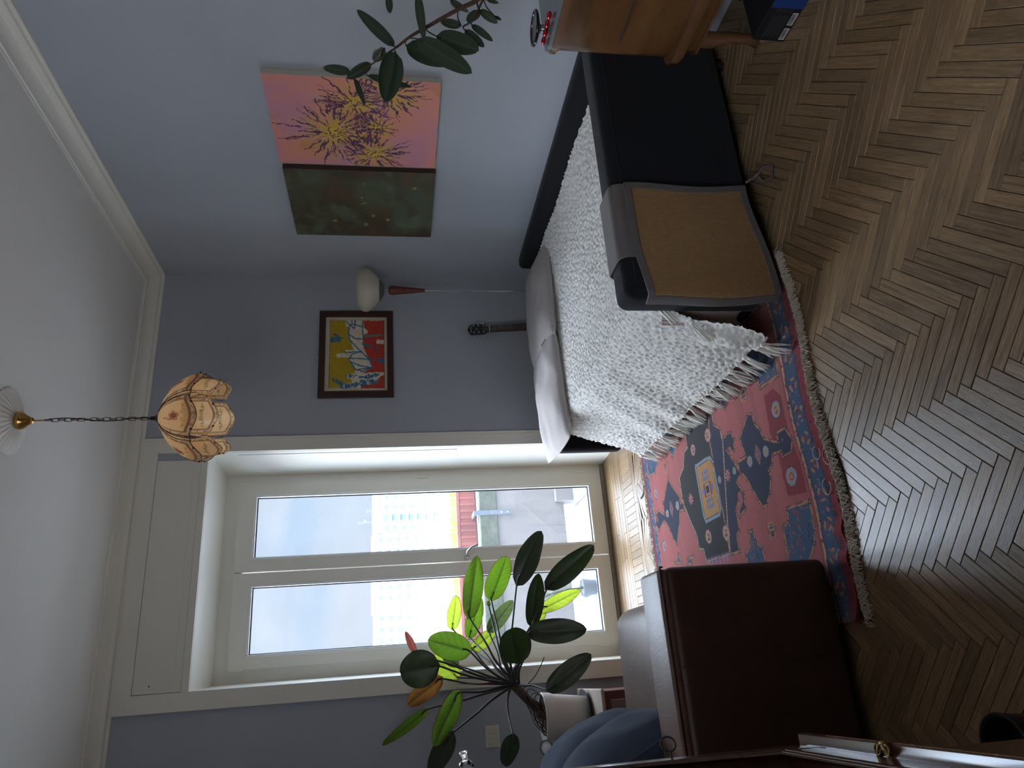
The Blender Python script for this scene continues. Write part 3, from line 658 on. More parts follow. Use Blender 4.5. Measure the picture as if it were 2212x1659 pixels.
obj('tray_rim', B().tube([(-2.77,1.13,.0),(-2.51,1.13,.0),(-2.51,1.35,.0),(-2.77,1.35,.0)], .007, 6, closed=True), MATS['grey_pot'], dp)

# ground, street far below, tram
GZ = -17.0
ground = struct('street_ground', B().box((-300, 5, GZ-.5), (300, 700, GZ)), mat('asphalt', S(150,152,156), rough=.9, var=(.05,.1)))
wnd = mat('window_dark', S(92,106,130), rough=.15, spec=.8)
tram = thing('tram', 'yellow tram passing in the street far below the parapet gap', 'tram', (14, 80, GZ))
obj('body', B().rbox((-2, 79, GZ+.6), (26, 81.6, GZ+1.9), .15, 2), yellow, tram)
obj('roof', B().rbox((-2, 79, GZ+3.1), (26, 81.6, GZ+3.6), .2, 2), mat('tram_roof', S(205,190,150), rough=.6), tram)
for i in range(15): obj('window', B().box((-1.6+i*1.84, 79.05, GZ+1.9), (-.2+i*1.84, 81.5, GZ+3.1)), wnd, tram)
for i in range(16): obj('post', B().box((-2+i*1.84, 79.0, GZ+1.9), (-1.6+i*1.84, 81.6, GZ+3.1)), yellow, tram)
for i in range(6): obj('wheel', B().lathe([(.0,0),(.35,0),(.35,.15),(0,.15)], (0+i*4.6, 79.1, GZ+.35), 14, (0,1,0)), darkgap, tram)

# far apartment blocks (250 m off), windows built one by one
YF = 255.0
SB = YF/60.0
cream = mat('cream_render', S(212,206,196), rough=.9); brickm = mat('brick_facade', S(170,132,124), rough=.9, var=(.6,.08)); paleg = mat('pale_grey_render', S(186,196,200), rough=.9)
roofm = mat('slate_roof', S(124,124,150), rough=.8, bump=(2,.3)); bandm = mat('white_band', S(214,216,222), rough=.8)
def block(label, x0, x1, ztop, facade, roof_h, cols, rows, balc=False, zb=GZ, band=True, group=None, cz0=None, rowh=3.05):
    t_ = thing('apartment_building', label, 'building', ((x0+x1)/2, YF+8, zb), group)
    ze = ztop - roof_h
    obj('wall', B().box((x0, YF, zb), (x1, YF+16, ze)), facade, t_)
    rb = B(); rb.add([(x0,YF-.8,ze),(x1,YF-.8,ze),(x1,YF+16.8,ze),(x0,YF+16.8,ze),(x0,YF+5,ztop),(x1,YF+5,ztop),(x1,YF+11,ztop),(x0,YF+11,ztop)], [(0,3,2,1),(4,5,6,7),(0,1,5,4),(1,2,6,5),(2,3,7,6),(3,0,4,7)])
    obj('roof', rb, roofm, t_)
    if band: obj('cornice_band', B().box((x0, YF-.5, ze-.7), (x1, YF, ze-.05)), bandm, t_)
    z_first = ze - 2.6
    for r in range(rows):
        z = z_first - r*rowh
        for (cx, cw, ch) in cols:
            o = obj('window', B().box((cx-cw/2, YF-.06, z-ch/2), (cx+cw/2, YF+.02, z+ch/2)), wnd, t_)
            obj('window_surround', B().box((cx-cw/2-.15, YF-.09, z-ch/2-.15), (cx+cw/2+.15, YF+.02, z-ch/2)), bandm, o)
            if cw > 2: 
                obj('balcony_slab', B().box((cx-cw/2-.5, YF-1.1, z-ch/2-.5), (cx+cw/2+.5, YF, z-ch/2-.2)), bandm, o)
        if balc:
            for (cx, cw) in balc: obj('balcony', B().rbox((cx-cw/2, YF-1.2, z-1.3), (cx+cw/2, YF, z-.3), .05, 1), bandm, t_)
    return t_
block('cream apartment block with slate roof, rightmost of the far blocks', 47.2, 74, 9.4, cream, 2.6, [(49,1.5,1.6),(52.7,2.3,2.2),(56.3,1.5,1.6),(60,1.5,1.6),(63.7,1.5,1.6)], 7, rowh=2.95)
block('red brick apartment block between the cream and pale blocks', 20.6, 47, 9.8, brickm, 1.0, [(45,1.5,1.4),(41,1.6,1.5),(37.2,1.5,1.4),(32.4,1.5,1.4),(28.7,1.5,1.4),(25.3,1.5,1.4)], 7, balc=[(40.2,3.6),(31,3.2)])
block('pale grey apartment block left of the red brick block', 2, 20.5, 9.1, paleg, .5, [(18.7,1.5,1.5),(14.9,1.5,1.5),(11.3,1.5,1.5),(7.6,1.5,1.5)], 7, balc=[(16.8,1.2)])
# brick piers on the pale block
t_ = [o for o in COL.objects if o.get('label','').startswith('pale grey apartment')][0]
for z in (4.7, 1.65, -1.4, -4.45): obj('brick_strip', B().box((12.9, YF-.15, z-.35), (17.2, YF, z+.35)), brickm, t_)
bl3 = {k: [o for o in COL.objects if o.get('label','').startswith(k)][0] for k in ('cream', 'red brick')}
for x, zt, k_ in ((52.9,14.6,'cream'),(57.2,11.6,'cream'),(32.2,15,'red brick')):
    a = obj('antenna', B().tube([(x,YF+8,9.2),(x,YF+8,zt)], .09, 6), iron, bl3[k_])
    for k in range(3): obj('crossbar', B().tube([(x-.7+.15*k,YF+8,zt-.5-k*.8),(x+.7-.15*k,YF+8,zt-.5-k*.8)], .06, 5), iron, a)
    obj('dish', B().lathe([(0,0),(.5,.05),(.55,.2),(.0,.12)], (x+.5,YF+8,zt-2.6), 12, (-.3,-1,.2)), iron, a)
# bare winter trees in front of the blocks
treem = mat('bare_twigs', S(150,156,184), rough=.9)  # bluish haze is mixed into the twig colour
def tree(label, x, y, h, seed):
    rnd = random.Random(seed); b = B()
    def br(p, d, L, r, lev):
        q = p + d*L; k = 3
        if lev >= 4:
            s_ = d.orthogonal().normalized()*r; b.add([p-s_, p+s_, q], [(0,1,2)]); return
        m_ = p + d*L*.5 + Vector((rnd.uniform(-1,1),rnd.uniform(-1,1),rnd.uniform(-1,1)))*L*.05
        b.tube([p, m_, q], [r, r*.8, r*.55], 4, cap=False)
        n = (3,4,5,6)[lev]
        for i in range(n):
            a = rnd.uniform(0, 2*PI); sp = rnd.uniform(.35,.85); o_ = d.orthogonal().normalized(); o2 = d.cross(o_)
            dd = (d + (o_*math.cos(a)+o2*math.sin(a))*sp + Vector((0,0,.12))).normalized()
            f_ = rnd.uniform(.35, 1) if lev else rnd.uniform(.5,1)
            br(p + d*L*f_, dd, L*rnd.uniform(.5,.72), r*.5, lev+1)
    br(Vector((x, y, GZ)), Vector((0,0,1)), h*.42, h*.012, 0)
    return tag(obj('bare_tree', b, treem), label, 'tree')
tree('bare winter tree in front of the cream block', 33, 165, 17, 1)
tree('bare winter tree covering the right half of the brick block', 26, 170, 19, 2)
tree('bare winter tree covering the left half of the brick block', 17, 160, 19, 3)
tree('bare winter tree in front of the pale grey block', 8.5, 155, 16.5, 4)
tree('smaller bare tree right of all the others', 42, 170, 14, 5)
# low roofs between the trees and the parapet
for i, (x0, x1, y, zt, lab) in enumerate(((18,40,120,-7.5,'low pale building under the bare trees, right one'),(-2,16,115,-7.0,'low pale building under the bare trees, left one'))):
    lw = thing('low_building', lab, 'building', ((x0+x1)/2, y+5, GZ))
    obj('wall', B().box((x0,y,GZ),(x1,y+12,zt)), paleg, lw)
    obj('roof', B().box((x0-.4,y-.4,zt),(x1+.4,y+12.4,zt+.3)), bandm, lw)
    for k in range(6):
        xx = x0+1.5+k*(x1-x0-3)/5; obj('window', B().box((xx-.8,y-.05,zt-2.6),(xx+.8,y+.02,zt-1.0)), wnd, lw)
    for k in range(5): obj('roof_rib', B().box((x0,y+1+k*2.2,zt+.3),(x1,y+1.4+k*2.2,zt+.5)), roofm, lw)
# ================================================================== sofa bed along the right wall
char = mat('charcoal_fabric', S(27,28,33), rough=.95, spec=.1, sheen=.08, bump=(900, .35, (1,1,1), .002), var=(500,.25))
sofa = thing('sofa_bed', 'charcoal fabric sofa bed along the right wall', 'sofa bed', (-.75, -1.3, 0))
SY0, SY1, SX = -2.36, -.28, -1.355
obj('base', B().rbox((SX, SY0+.16, .06), (-.12, SY1, .40), .02, 2), char, sofa, smooth=True, autos=35)
obj('mattress', B().rbox((SX+.0, SY0+.165, .385), (-.118, SY1-.0, .485), .045, 4), mat('mattress_ticking', S(196,186,180), rough=.9), sofa, smooth=True, autos=50)
def softbox(lo, hi, r, bul=.0, n=14):
    """rounded box, subdivided, with gently bulging faces"""
    bm = bmesh.new(); bmesh.ops.create_cube(bm, size=1)
    L = Vector(lo); H = Vector(hi); c = (L+H)/2; d = H-L
    for q in bm.verts: q.co = Vector((q.co.x*d.x, q.co.y*d.y, q.co.z*d.z))
    bmesh.ops.bevel(bm, geom=bm.edges[:], offset=r, segments=5, profile=.5, affect='EDGES')
    for q in bm.verts:
        u = q.co.x/d.x*2; v_ = q.co.y/d.y*2; w_ = q.co.z/d.z*2
        q.co += Vector((0,0,0))
    b = B(); bm.verts.ensure_lookup_table(); b.add([q.co+c for q in bm.verts], [[q.index for q in f.verts] for f in bm.faces]); bm.free(); return b
obj('backrest', softbox((-.115, -2.34, .30), (-.012, -.30, .655), .04), char, sofa, smooth=True, autos=60)
arm = softbox((-1.462, SY0, .045), (-.06, SY0+.165, .655), .045)
oa = obj('armrest', arm, char, sofa, smooth=True, autos=60)
sm = mat('seam_thread', S(30,31,37), rough=.9)
obj('seam', B().tube([(-1.40,SY0-.002,.06),(-1.40,SY0-.002,.60),(-1.385,SY0+.02,.648),(-1.385,SY0+.145,.648)], .0022, 6), sm, oa)
obj('seam', B().tube([(-.08,SY0-.002,.612),(-1.40,SY0-.002,.612)], .0022, 6), sm, oa)
obj('armrest', softbox((-1.45, SY1+.002, .045), (-.42, SY1+.105, .50), .045), char, sofa, smooth=True, autos=60)
for x, y in ((-1.36, SY0+.06), (-.2, SY0+.06), (-1.36, SY1+.05), (-.2, SY1+.05)):
    obj('foot', B().lathe([(0,.0),(.022,.0),(.028,.05),(0,.05)], (x,y,0), 14), darkgap, sofa, smooth=True, autos=40)

# white knitted blanket with puckered knots, hanging over the front edge
blm = mat('knit_wool', S(226,224,220), rough=.95, spec=.1, sheen=.2, wave=(170, .5, 'DIAGONAL', .05))
XS0 = -.125; AD = 1.02
def prof(s):
    """s: arc length from the backrest to the hem -> (x, z, nx, nz)"""
    L1 = 1.19
    if s < L1: return (XS0 - s, .512 + .035*max(0, 1-s/.25)**2, 0, 1)
    k = s - L1; R = .10
    arc = R*AD
    if k < arc:
        a = k/R; return (XS0-L1-R*math.sin(a), .512-R+R*math.cos(a), -math.sin(a), math.cos(a))
    k -= arc; a = AD
    x0 = XS0-L1-R*math.sin(a); z0 = .512-R+R*math.cos(a)
    return (x0 - k*math.cos(a), z0 - k*math.sin(a), -math.sin(a), math.cos(a))
SL = 1.19+.102+.43
rg = np.random.RandomState(3); node_r = rg.rand(60, 60, 3)
def pucker(p, q):
    """height of the smocked pattern, p and q in metres on the cloth"""
    px, qx = .052, .085
    best = None
    h = 0
    r_ = q/qx*2; ri = math.floor(r_)
    dmin = 9; 
    for rr in (ri-1, ri, ri+1, ri+2):
        off = .5*(rr % 2)
        pi_ = math.floor(p/px - off + .5)
        for pp in (pi_-1, pi_, pi_+1):
            n = node_r[rr % 60, pp % 60]
            cx = (pp + off + (n[0]-.5)*.5)*px; cy = (rr + (n[1]-.5)*.6)*qx/2
            dx = (p-cx)/px; dy = (q-cy)/qx
            d = math.hypot(dx, dy*1.0)
            if d < dmin: dmin = d; best = (dx, dy, n)
    dx, dy, n = best
    an = math.atan2(dy, dx)
    knot = math.exp(-(dmin/.16)**2)
    creases = math.cos(an*4 + n[2]*6.28)*math.exp(-((dmin-.28)/.16)**2)
    return .0085*min(dmin/.45, 1.)**.8 + .0055*creases + .003*knot
def blanket_pt(u, v):
    s = u*SL; x, z, nx, nz = prof(s)
    drp = max(0, min(1, (s-1.19)/.50))
    yn = -2.175 - .17*drp**1.2; yf = -.46 - .25*drp - .05*drp*math.sin(9*s)
    y = yn + (yf-yn)*v
    h = pucker(s, y) 
    h += .006*math.sin(7*y+3*s)*math.sin(5*s+1) + .012*drp*math.sin(16*y + 2*math.sin(5*y))*1.0
    # gathers beside the near armrest
    ga = max(0, 1-abs(y+2.22)/.16)
    h += ga*drp*.035*math.sin(26*s + 3*y*9) + ga*drp*.02
    edge_lift = .012*math.exp(-((v-1)/.05)**2)
    if s < 1.19 and v < .02: h -= .01
    return (x + nx*h, y + .010*math.sin(14*s)*drp, z + nz*h)
bk = B().grid(blanket_pt, 250, 330)
bl = obj('knit_blanket', bk, blm, smooth=True)
tag(bl, 'white knitted blanket with puckered knots spread over the sofa bed', 'blanket')
# tassels along the hem: each bundle of yarn a part
yarn = mat('yarn', S(232,230,224), rough=.9, sheen=.2)
def tassel(p, d, L, seed):
    rnd = random.Random(seed); b = B()
    p = Vector(p); d = Vector(d).normalized(); o1 = d.orthogonal().normalized(); o2 = d.cross(o1)
    for i in range(11):
        a = rnd.uniform(0, 2*PI); r = rnd.uniform(.003,.014); pts = []
        ph = rnd.uniform(0, 6)
        for k in range(5):
            t_ = k/4; sp = r*(.5+1.6*t_)
            q = p + d*L*t_*rnd.uniform(.92,1.05) + (o1*math.cos(a+ph*.1*t_)+o2*math.sin(a))*sp + Vector((0,.006*math.sin(ph+5*t_),-.02*t_*t_))
            q.z = max(q.z, .018); pts.append(q)
        b.tube(pts, [.0030,.0032,.0032,.0028,.0018], 5)
    b.lathe([(0,-.010),(.010,-.008),(.012,0),(.008,.010),(0,.012)], p, 8, d)
    return b
k = 0
nT = 26
for i in range(nT):
    v = .02 + i/(nT-1)*.96
    p = blanket_pt(1.0, v)
    k += 1
    obj('tassel', tassel(p, (-.35+random.uniform(-.25,.2), random.uniform(-.25,.25), -.75), .088, k), yarn, bl, smooth=True)
for (s_, y_) in ((1.22, -2.20), (1.30, -2.24), (1.45, -2.30)):
    p = blanket_pt(s_/SL, .0); k += 1
    obj('tassel', tassel((p[0]-.012, p[1]-.004, p[2]+.015), (-.5, .25, -.5), .10, k), yarn, bl, smooth=True)
# striped sheet corner hanging below the blanket next to the armrest
strm = mat('striped_sheet', S(190,172,166), rough=.85, wave=(55, .1, 'Z', .0))
def striped():
    m = MATS['striped_sheet']; t = m.node_tree; p = t.nodes['Principled BSDF']
    tcn = N(t, 'ShaderNodeTexCoord'); wv = N(t, 'ShaderNodeTexWave', wave_type='BANDS', bands_direction='Y', ins={'Scale': 60.0, 'Distortion': .2}); LK(t, tcn, 'Object', wv, 0)
    rp_ = N(t, 'ShaderNodeValToRGB'); rp_.color_ramp.elements[0].color = (*S(128,104,98), 1); rp_.color_ramp.elements[1].color = (*S(206,192,186), 1)
    LK(t, wv, 1, rp_, 0); LK(t, rp_, 0, p, 'Base Color')
striped()
def sheet(u, v):
    z = .44 - v*.33; w_ = .115*(1-.25*v) ; y = -2.185 - u*.02 + .012*math.sin(5*u)
    x = -1.425 - .012*math.sin(u*PI) - .02*v - u*w_*.45
    return (x, y + u*.09 - .02*v, z + .012*math.sin(6*u)*v)
shb = B().grid(sheet, 16, 24)
def thick(b, th):
    """give a grid sheet a thickness by a shifted back side"""
    n = len(b.v); V = [Vector(p) for p in b.v]; nr = [Vector() for _ in V]
    for f in b.f:
        nn = (V[f[1]]-V[f[0]]).cross(V[f[2]]-V[f[0]])
        for i in f: nr[i] += nn
    back = [tuple(p - q.normalized()*th) for p, q in zip(V, nr)]
    fs = list(b.f); edges = {}
    for f in fs:
        for i in range(len(f)):
            a, c = f[i], f[(i+1) % len(f)]; edges[(a, c)] = 1
    b.v += back; b.f += [tuple(i+n for i in reversed(f)) for f in fs]
    b.f += [(c, a, a+n, c+n) for (a, c) in edges if (c, a) not in edges]
    return b
tag(obj('striped_sheet', thick(shb, .006), strm, smooth=True), 'brown and white striped sheet end hanging between the blanket and the armrest', 'sheet')

# pillows
pilm = mat('grey_cotton', S(172,166,164), rough=.9, sheen=.1, bump=(8, .5, (1,1,1), .02))
def pillow(name, label, cx, cy, cz, hx, hy, th, rot, seed):
    rnd = random.Random(seed)
    M = Matrix.Translation((cx,cy,cz)) @ rot.to_4x4()
    ph = [rnd.uniform(0,6) for _ in range(6)]
    def f(sgn):
        def g(u, v):
            a = u*2-1; c = v*2-1
            t_ = th*max(0,(1-abs(a)**3.2))**.55*max(0,(1-abs(c)**3.2))**.55
            pin = 1 - .05*(a*a*c*c)
            wr = .006*math.sin(8*a+ph[0]+2*c)*math.sin(5*c+ph[1])*(1-abs(a)**4)*(1-abs(c)**4) + .004*math.sin(17*a*c+ph[2])*(1-a*a)*(1-c*c)
            cx_ = 1-.055*math.cos(c*PI/2)**2*0; 
            x = a*hx*(1-.05*(1-c*c)*0); y = c*hy*(1-.06*(1-a*a)*0)
            zz = sgn*t_ + wr*(1 if sgn > 0 else .4)
            return tuple(M @ Vector((x*pin, y*pin, zz if sgn > 0 else max(zz, -th*.55))))
        return g
    t_ = thing(name, label, 'pillow', (cx, cy, cz-th))
    b = B().grid(f(1), 44, 36); b2 = B().grid(f(-1), 44, 36); b.add(b2.v, [tuple(reversed(q)) for q in b2.f])
    obj('cover', b, pilm, t_, smooth=True)
    pts = []
    for k in range(80):
        tt = k/80*4
        if tt < 1: a, c = -1+2*tt, -1
        elif tt < 2: a, c = 1, -1+2*(tt-1)
        elif tt < 3: a, c = 1-2*(tt-2), 1
        else: a, c = -1, 1-2*(tt-3)
        pin = 1-.05*(a*a*c*c)
        pts.append(M @ Vector((a*hx*pin, c*hy*pin, 0)))
    obj('piping', B().tube(pts, .004, 6, closed=True), pilm, t_, smooth=True)
    # small buttons on the open end
    return t_
from mathutils import Euler
pr = pillow('pillow', 'grey pillow nearer the backrest and lamp, on the right', -.50, -.50, .566, .37, .26, .060, Euler((.10,.03,.03)).to_matrix(), 1)
pl = pillow('pillow', 'grey pillow at the free end of the bed, beside the door', -1.155, -.50, .556, .38, .27, .058, Euler((.06,-.03,.02)).to_matrix(), 2)
bt = mat('pillow_button', S(60,58,58), rough=.4)
for k in range(3): obj('buttonhole', B().box((-.852+.006*k,-.70+.05*k,.603),(-.846+.006*k,-.672+.05*k,.606)), bt, pr)

# sisal scratching mat folded over the near end of the armrest
sis = mat('sisal', S(176,138,98), rough=.95, spec=.1, wave=(95, .9, 'X', .12), var=(60,.12))
bdm = mat('mat_binding', S(96,90,88), rough=.95, spec=.1, sheen=.2, bump=(700,.3,(1,1,1),.002))
mt = thing('scratch_mat', 'beige sisal scratching mat with grey binding over the sofa armrest', 'mat', (-1.2, SY0-.02, .05))
def front(u, t, off=0):
    """front face of the mat: u across (0 right .. 1 left), t from the top edge down to the hem"""
    zt = .607 - .035*max(0, (u-.55)/.45)**1.5
    hem = .078 - .030*u + .012*math.sin(u*6)
    z = zt + (hem-zt)*t
    x = -.955 - .520*min(u/.95, 1) + .008*math.sin(t*6+1)
    y = SY0 - .010 - off - .030*max(0, t-.3)*(.3+u) - .012*(1-math.cos(u*8))*.5*t
    if u > .95: e = (u-.95)/.05; y += e*.05; x -= .010*math.sin(e*PI/2)
    if u > .6: y -= .010*math.sin((u-.6)/.4*PI)*(1-t)
    return (x, y, z)
obj('sisal_panel', thick(B().grid(lambda u, v: front(.03+.94*u, .02+.96*v), 60, 60), -.006), sis, mt, smooth=True, autos=60)
def binding(u0, u1, v0, v1, nu, nv):
    return thick(B().grid(lambda u, v: front(u0+(u1-u0)*u, v0+(v1-v0)*v, .004), nu, nv), -.008)
obj('binding', binding(0, .05, 0, 1, 4, 60), bdm, mt, smooth=True, autos=60)
obj('binding', binding(.955, 1, 0, 1, 6, 60), bdm, mt, smooth=True, autos=60)
obj('binding', binding(0, 1, .95, 1, 60, 4), bdm, mt, smooth=True, autos=60)
obj('binding', binding(0, 1, 0, .05, 60, 6), bdm, mt, smooth=True, autos=60)
def flap(u, v):
    x = -.955 - .345*u; s = v*.235; top = .663
    if s < .135: y, z = SY0+.160 - s, top - (.02 if s < .02 else 0)*(1-s/.02)
    elif s < .185: a = (s-.135)/.05*PI/2; y, z = SY0+.025-.037*math.sin(a), top-.037+.037*math.cos(a)
    else: y, z = SY0-.012, top-.037-(s-.185)
    return (x, y, z)
obj('top_flap', thick(B().grid(flap, 30, 30), -.005), bdm, mt, smooth=True, autos=60)
rb_ = B().tube([(-.93,SY0-.02,.07),(-.92,SY0-.05,.035),(-.90,SY0-.09,.012),(-.93,SY0-.14,.008),(-.98,SY0-.12,.010),(-.95,SY0-.06,.012),(-.90,SY0-.04,.03)], .006, 6)
obj('tie_ribbon', rb_, bdm, mt, smooth=True)
# ================================================================== rug
RX0, RX1, RY0, RY1 = -2.70, -1.28, -2.385, -.475
NXR, NYR = 300, 400
gx, gy = np.meshgrid(np.linspace(RX0, RX1, NXR+1), np.linspace(RY0, RY1, NYR+1))
Pq = np.column_stack([gx.ravel(), gy.ravel()])
Cc = np.zeros((len(Pq), 3))
RC = {'red': S(152,80,80), 'crim': S(122,30,44), 'blue': S(46,72,102), 'navy': S(24,30,58), 'black': S(22,20,26), 'gold': S(160,116,66), 'beige': S(160,138,114), 'orange': S(168,112,68), 'pink': S(168,112,114), 'grey': S(120,134,144), 'dred': S(130,40,44), 'lblue': S(84,112,150)}
Cc[:] = RC['red']
ab = vnoise(Pq[:,0]*9, Pq[:,1]*60)       # bands of slightly different dye lots
Cc *= (0.88 + .24*vnoise(Pq[:,1]*28, Pq[:,0]*.6))[:,None]
def fill(mask, c): Cc[mask] = RC[c]
for n_, P_ in RUGPOL:
    if n_ in ('black','crim'): fill(paint_poly(Pq, P_), n_)
for n_, P_ in RUGPOL:
    if n_ not in ('black','crim'): fill(paint_poly(Pq, P_), n_)
for n_, P_ in RUGPOL:
    if n_ in ('crim',): continue
    if n_ in ('navy','black','blue'):
        d = dist_line(Pq, P_, True); fill(d < .0042, 'orange' if n_ != 'black' else 'beige')
        dk = (d > .0042) & (d < .0072) & ~paint_poly(Pq, P_); fill(dk, 'navy')
    if n_ == 'gold':
        d = dist_line(Pq, P_, True); fill(d < .007, 'grey'); fill((d > .007) & (d < .011), 'navy')
# step hooks along the blue and navy shapes
for n_, P_ in RUGPOL:
    if n_ in ('navy','blue'):
        for i, q in enumerate(P_):
            d = np.hypot(Pq[:,0]-q[0], Pq[:,1]-q[1]); fill((d > .005) & (d < .010), 'navy'); fill(d < .005, 'orange')
# blue flowers on the gold panel, its red cross
gc = np.mean([p for n_, P_ in RUGPOL if n_ == 'gold' for p in P_], axis=0)
gm = paint_poly(Pq, [P_ for n_, P_ in RUGPOL if n_ == 'gold'][0])
for dx in (-.085, -.055, -.028, .028, .055, .085):
    for dy in (-.028, 0, .028):
        q = gc + np.array([dx, dy]); d = np.hypot((Pq[:,0]-q[0])*1.0, (Pq[:,1]-q[1])*1.4)
        if abs(dx) > .04: fill((d < .014) & gm, 'lblue'); fill((d < .005) & gm, 'navy')
fill((np.abs(Pq[:,0]-gc[0]) < .034) & (np.abs(Pq[:,1]-gc[1]) < .045) & gm, 'dred')
fill((np.abs(Pq[:,0]-gc[0]) < .027) & (np.abs(Pq[:,1]-gc[1]) < .028) & gm, 'beige'); fill((np.abs(Pq[:,0]-gc[0]) < .018) & (np.abs(Pq[:,1]-gc[1]) < .019) & gm, 'navy')
for sx_ in (-1,1):
    q = gc + np.array([0, sx_*.055]); d = np.hypot(Pq[:,0]-q[0], Pq[:,1]-q[1]); fill(d < .016, 'lblue')
# combs at both ends of the black medallion
def comb(a, b_, n, L, c1, c2):
    a = np.array(a); b_ = np.array(b_)
    for i in range(n):
        q = a + (b_-a)*(i+.5)/n; nrm = np.array([-(b_-a)[1], (b_-a)[0]]); nrm /= np.linalg.norm(nrm)
        d = dist_line(Pq, [q, q+nrm*L]); fill(d < .0045, c1 if i % 2 else c2)
blk = [P_ for n_, P_ in RUGPOL if n_ == 'black'][0]
comb(np.array(blk[0])+[-.012,0], np.array(blk[1])+[-.012,0], 13, .035, 'pink', 'lblue')
comb(np.array(blk[8])+[.01,0], np.array(blk[9])+[.01,0], 13, .035, 'pink', 'lblue')
for c_, r_, k_ in RUGFL:
    d = np.hypot(Pq[:,0]-c_[0], Pq[:,1]-c_[1]); an = np.arctan2(Pq[:,1]-c_[1], Pq[:,0]-c_[0])
    if k_ == 0: fill(d < r_*(.85+.2*np.sign(np.sin(an*8))), 'pink'); fill(d < r_*.45, 'dred'); fill(d < r_*.22, 'pink')
    elif k_ == 1: fill(d < r_, 'grey'); fill(d < r_*.5, 'orange')
    else:
        m_ = np.abs(Pq[:,0]-c_[0])*.6+np.abs(Pq[:,1]-c_[1])
        ln = (np.mod((m_*90), 1) < .45) & (m_ < r_); fill(ln, 'pink')
for c_, r_, k_ in RUGSQ:
    dx = np.abs(Pq[:,0]-c_[0]); dy = np.abs(Pq[:,1]-c_[1]); m_ = np.maximum(np.maximum(dx, dy), (dx+dy)*.72)
    fill(m_ < r_*1.16, 'navy'); fill(m_ < r_*1.1, ('orange','grey','pink')[k_]); fill(m_ < r_*.86, 'navy' if k_ == 0 else ('beige' if k_ == 2 else 'grey')); q_ = np.maximum(dx, dy)
    fill(q_ < r_*.66, 'beige' if k_ else 'grey'); fill(q_ < r_*.55, 'navy' if k_ == 2 else 'dred'); fill((np.abs(dx-dy) < r_*.12) & (q_ < r_*.5), 'pink' if k_ else 'navy'); fill((np.abs(dx) < r_*.12) & (q_ < r_*.5), 'orange')
# speckles on the blue corner pieces
for n_, P_ in RUGPOL:
    if n_ == 'blue':
        inm = paint_poly(Pq, P_) & (dist_line(Pq, P_, True) > .012)
        nz_ = fbm(Pq[:,0]*40+3, Pq[:,1]*55); fill(inm & (nz_ > .66), 'dred'); fill(inm & (nz_ < .27), 'navy'); fill(inm & (np.abs(nz_-.60) < .006), 'gold')
# near border: beige stripe, blue band with flowers, red edge
def below(name): 
    l = RUGEDGE[name]; return np.interp(-Pq[:,0], [-p[0] for p in l], [p[1] for p in l])
b0 = np.full(len(Pq), -2.222); b1 = np.full(len(Pq), -2.252); b2 = np.full(len(Pq), -2.332)
Y_ = Pq[:,1]; X_ = Pq[:,0]
def band(t, lo, hi): return (t > lo) & (t < hi)
def border(t, u):
    """t: distance in from the rug's edge, u: along the edge"""
    fill(t < .158, 'dred'); fill(band(t, .135, .150), 'beige'); fill(band(t,.135,.150) & (fbm(u*70, t*200) > .55), 'navy')
    fill(band(t, .045, .132), 'blue'); m_ = band(t, .050, .128)
    ph = np.mod(u, .11)/.11-.5; rr = np.hypot(ph*.11, t-.088); an = np.arctan2(t-.088, ph*.11)
    fill(m_ & (np.abs(rr-.022) < .005) & (np.sin(an*3+u*20) > -.2), 'orange'); fill(m_ & (rr < .009), 'dred')
    fill(m_ & (fbm(u*60, t*80) > .70), 'pink'); fill(m_ & (fbm(u*50+9, t*60) < .22), 'navy')
    fill(band(t, .128, .132), 'navy'); fill(band(t, .045, .049), 'navy'); fill(t < .045, 'crim'); fill((t < .045) & (fbm(u*90, t*90) > .62), 'navy'); fill((t<.012), 'dred')
tn = Y_-RY0
m_ = tn < .158; keep = Cc.copy(); border(np.where(m_, tn, 9), X_)
tf = (RY1-Y_)*1.6
border(np.where(tf < .158, tf, 9), X_)
for t_ in (X_-RX0, RX1-X_):
    t_ = np.where((Y_ > RY0+.158) & (Y_ < RY1-.1), t_*1.1, 9); border(np.where(t_ < .158, t_, 9), Y_)
Cc *= (.86 + .28*vnoise(X_*260, Y_*260))[:,None]
Cc = np.clip(Cc*.92, 0, 1)
Z_ = np.full(len(Pq), .012)
# waves in the near border by the armchair, curled corner
wv_ = np.exp(-((X_+2.45)/.12)**2)*np.exp(-((Y_-RY0)/.12)**2)
Z_ += .016*wv_*np.sin((X_+2.45)*30)**2
yo = .014*np.sin(X_*9)*np.exp(-((Y_-RY0)/.25)**2) - .012*np.exp(-((Y_-RY0)/.2)**2)*(np.clip(-(X_+2.0),0,1))
cu = np.clip((-2.58-X_)/.12, 0, 1)*np.exp(-((Y_-RY0)/.10)**2); Z_ += .035*cu**2
rug = B(); rug.v = [tuple(p) for p in np.column_stack([X_, Y_+yo, Z_])]
Wn = NXR+1
rug.f = [(j*Wn+i, j*Wn+i+1, (j+1)*Wn+i+1, (j+1)*Wn+i) for j in range(NYR) for i in range(NXR)]
n0 = len(rug.v)
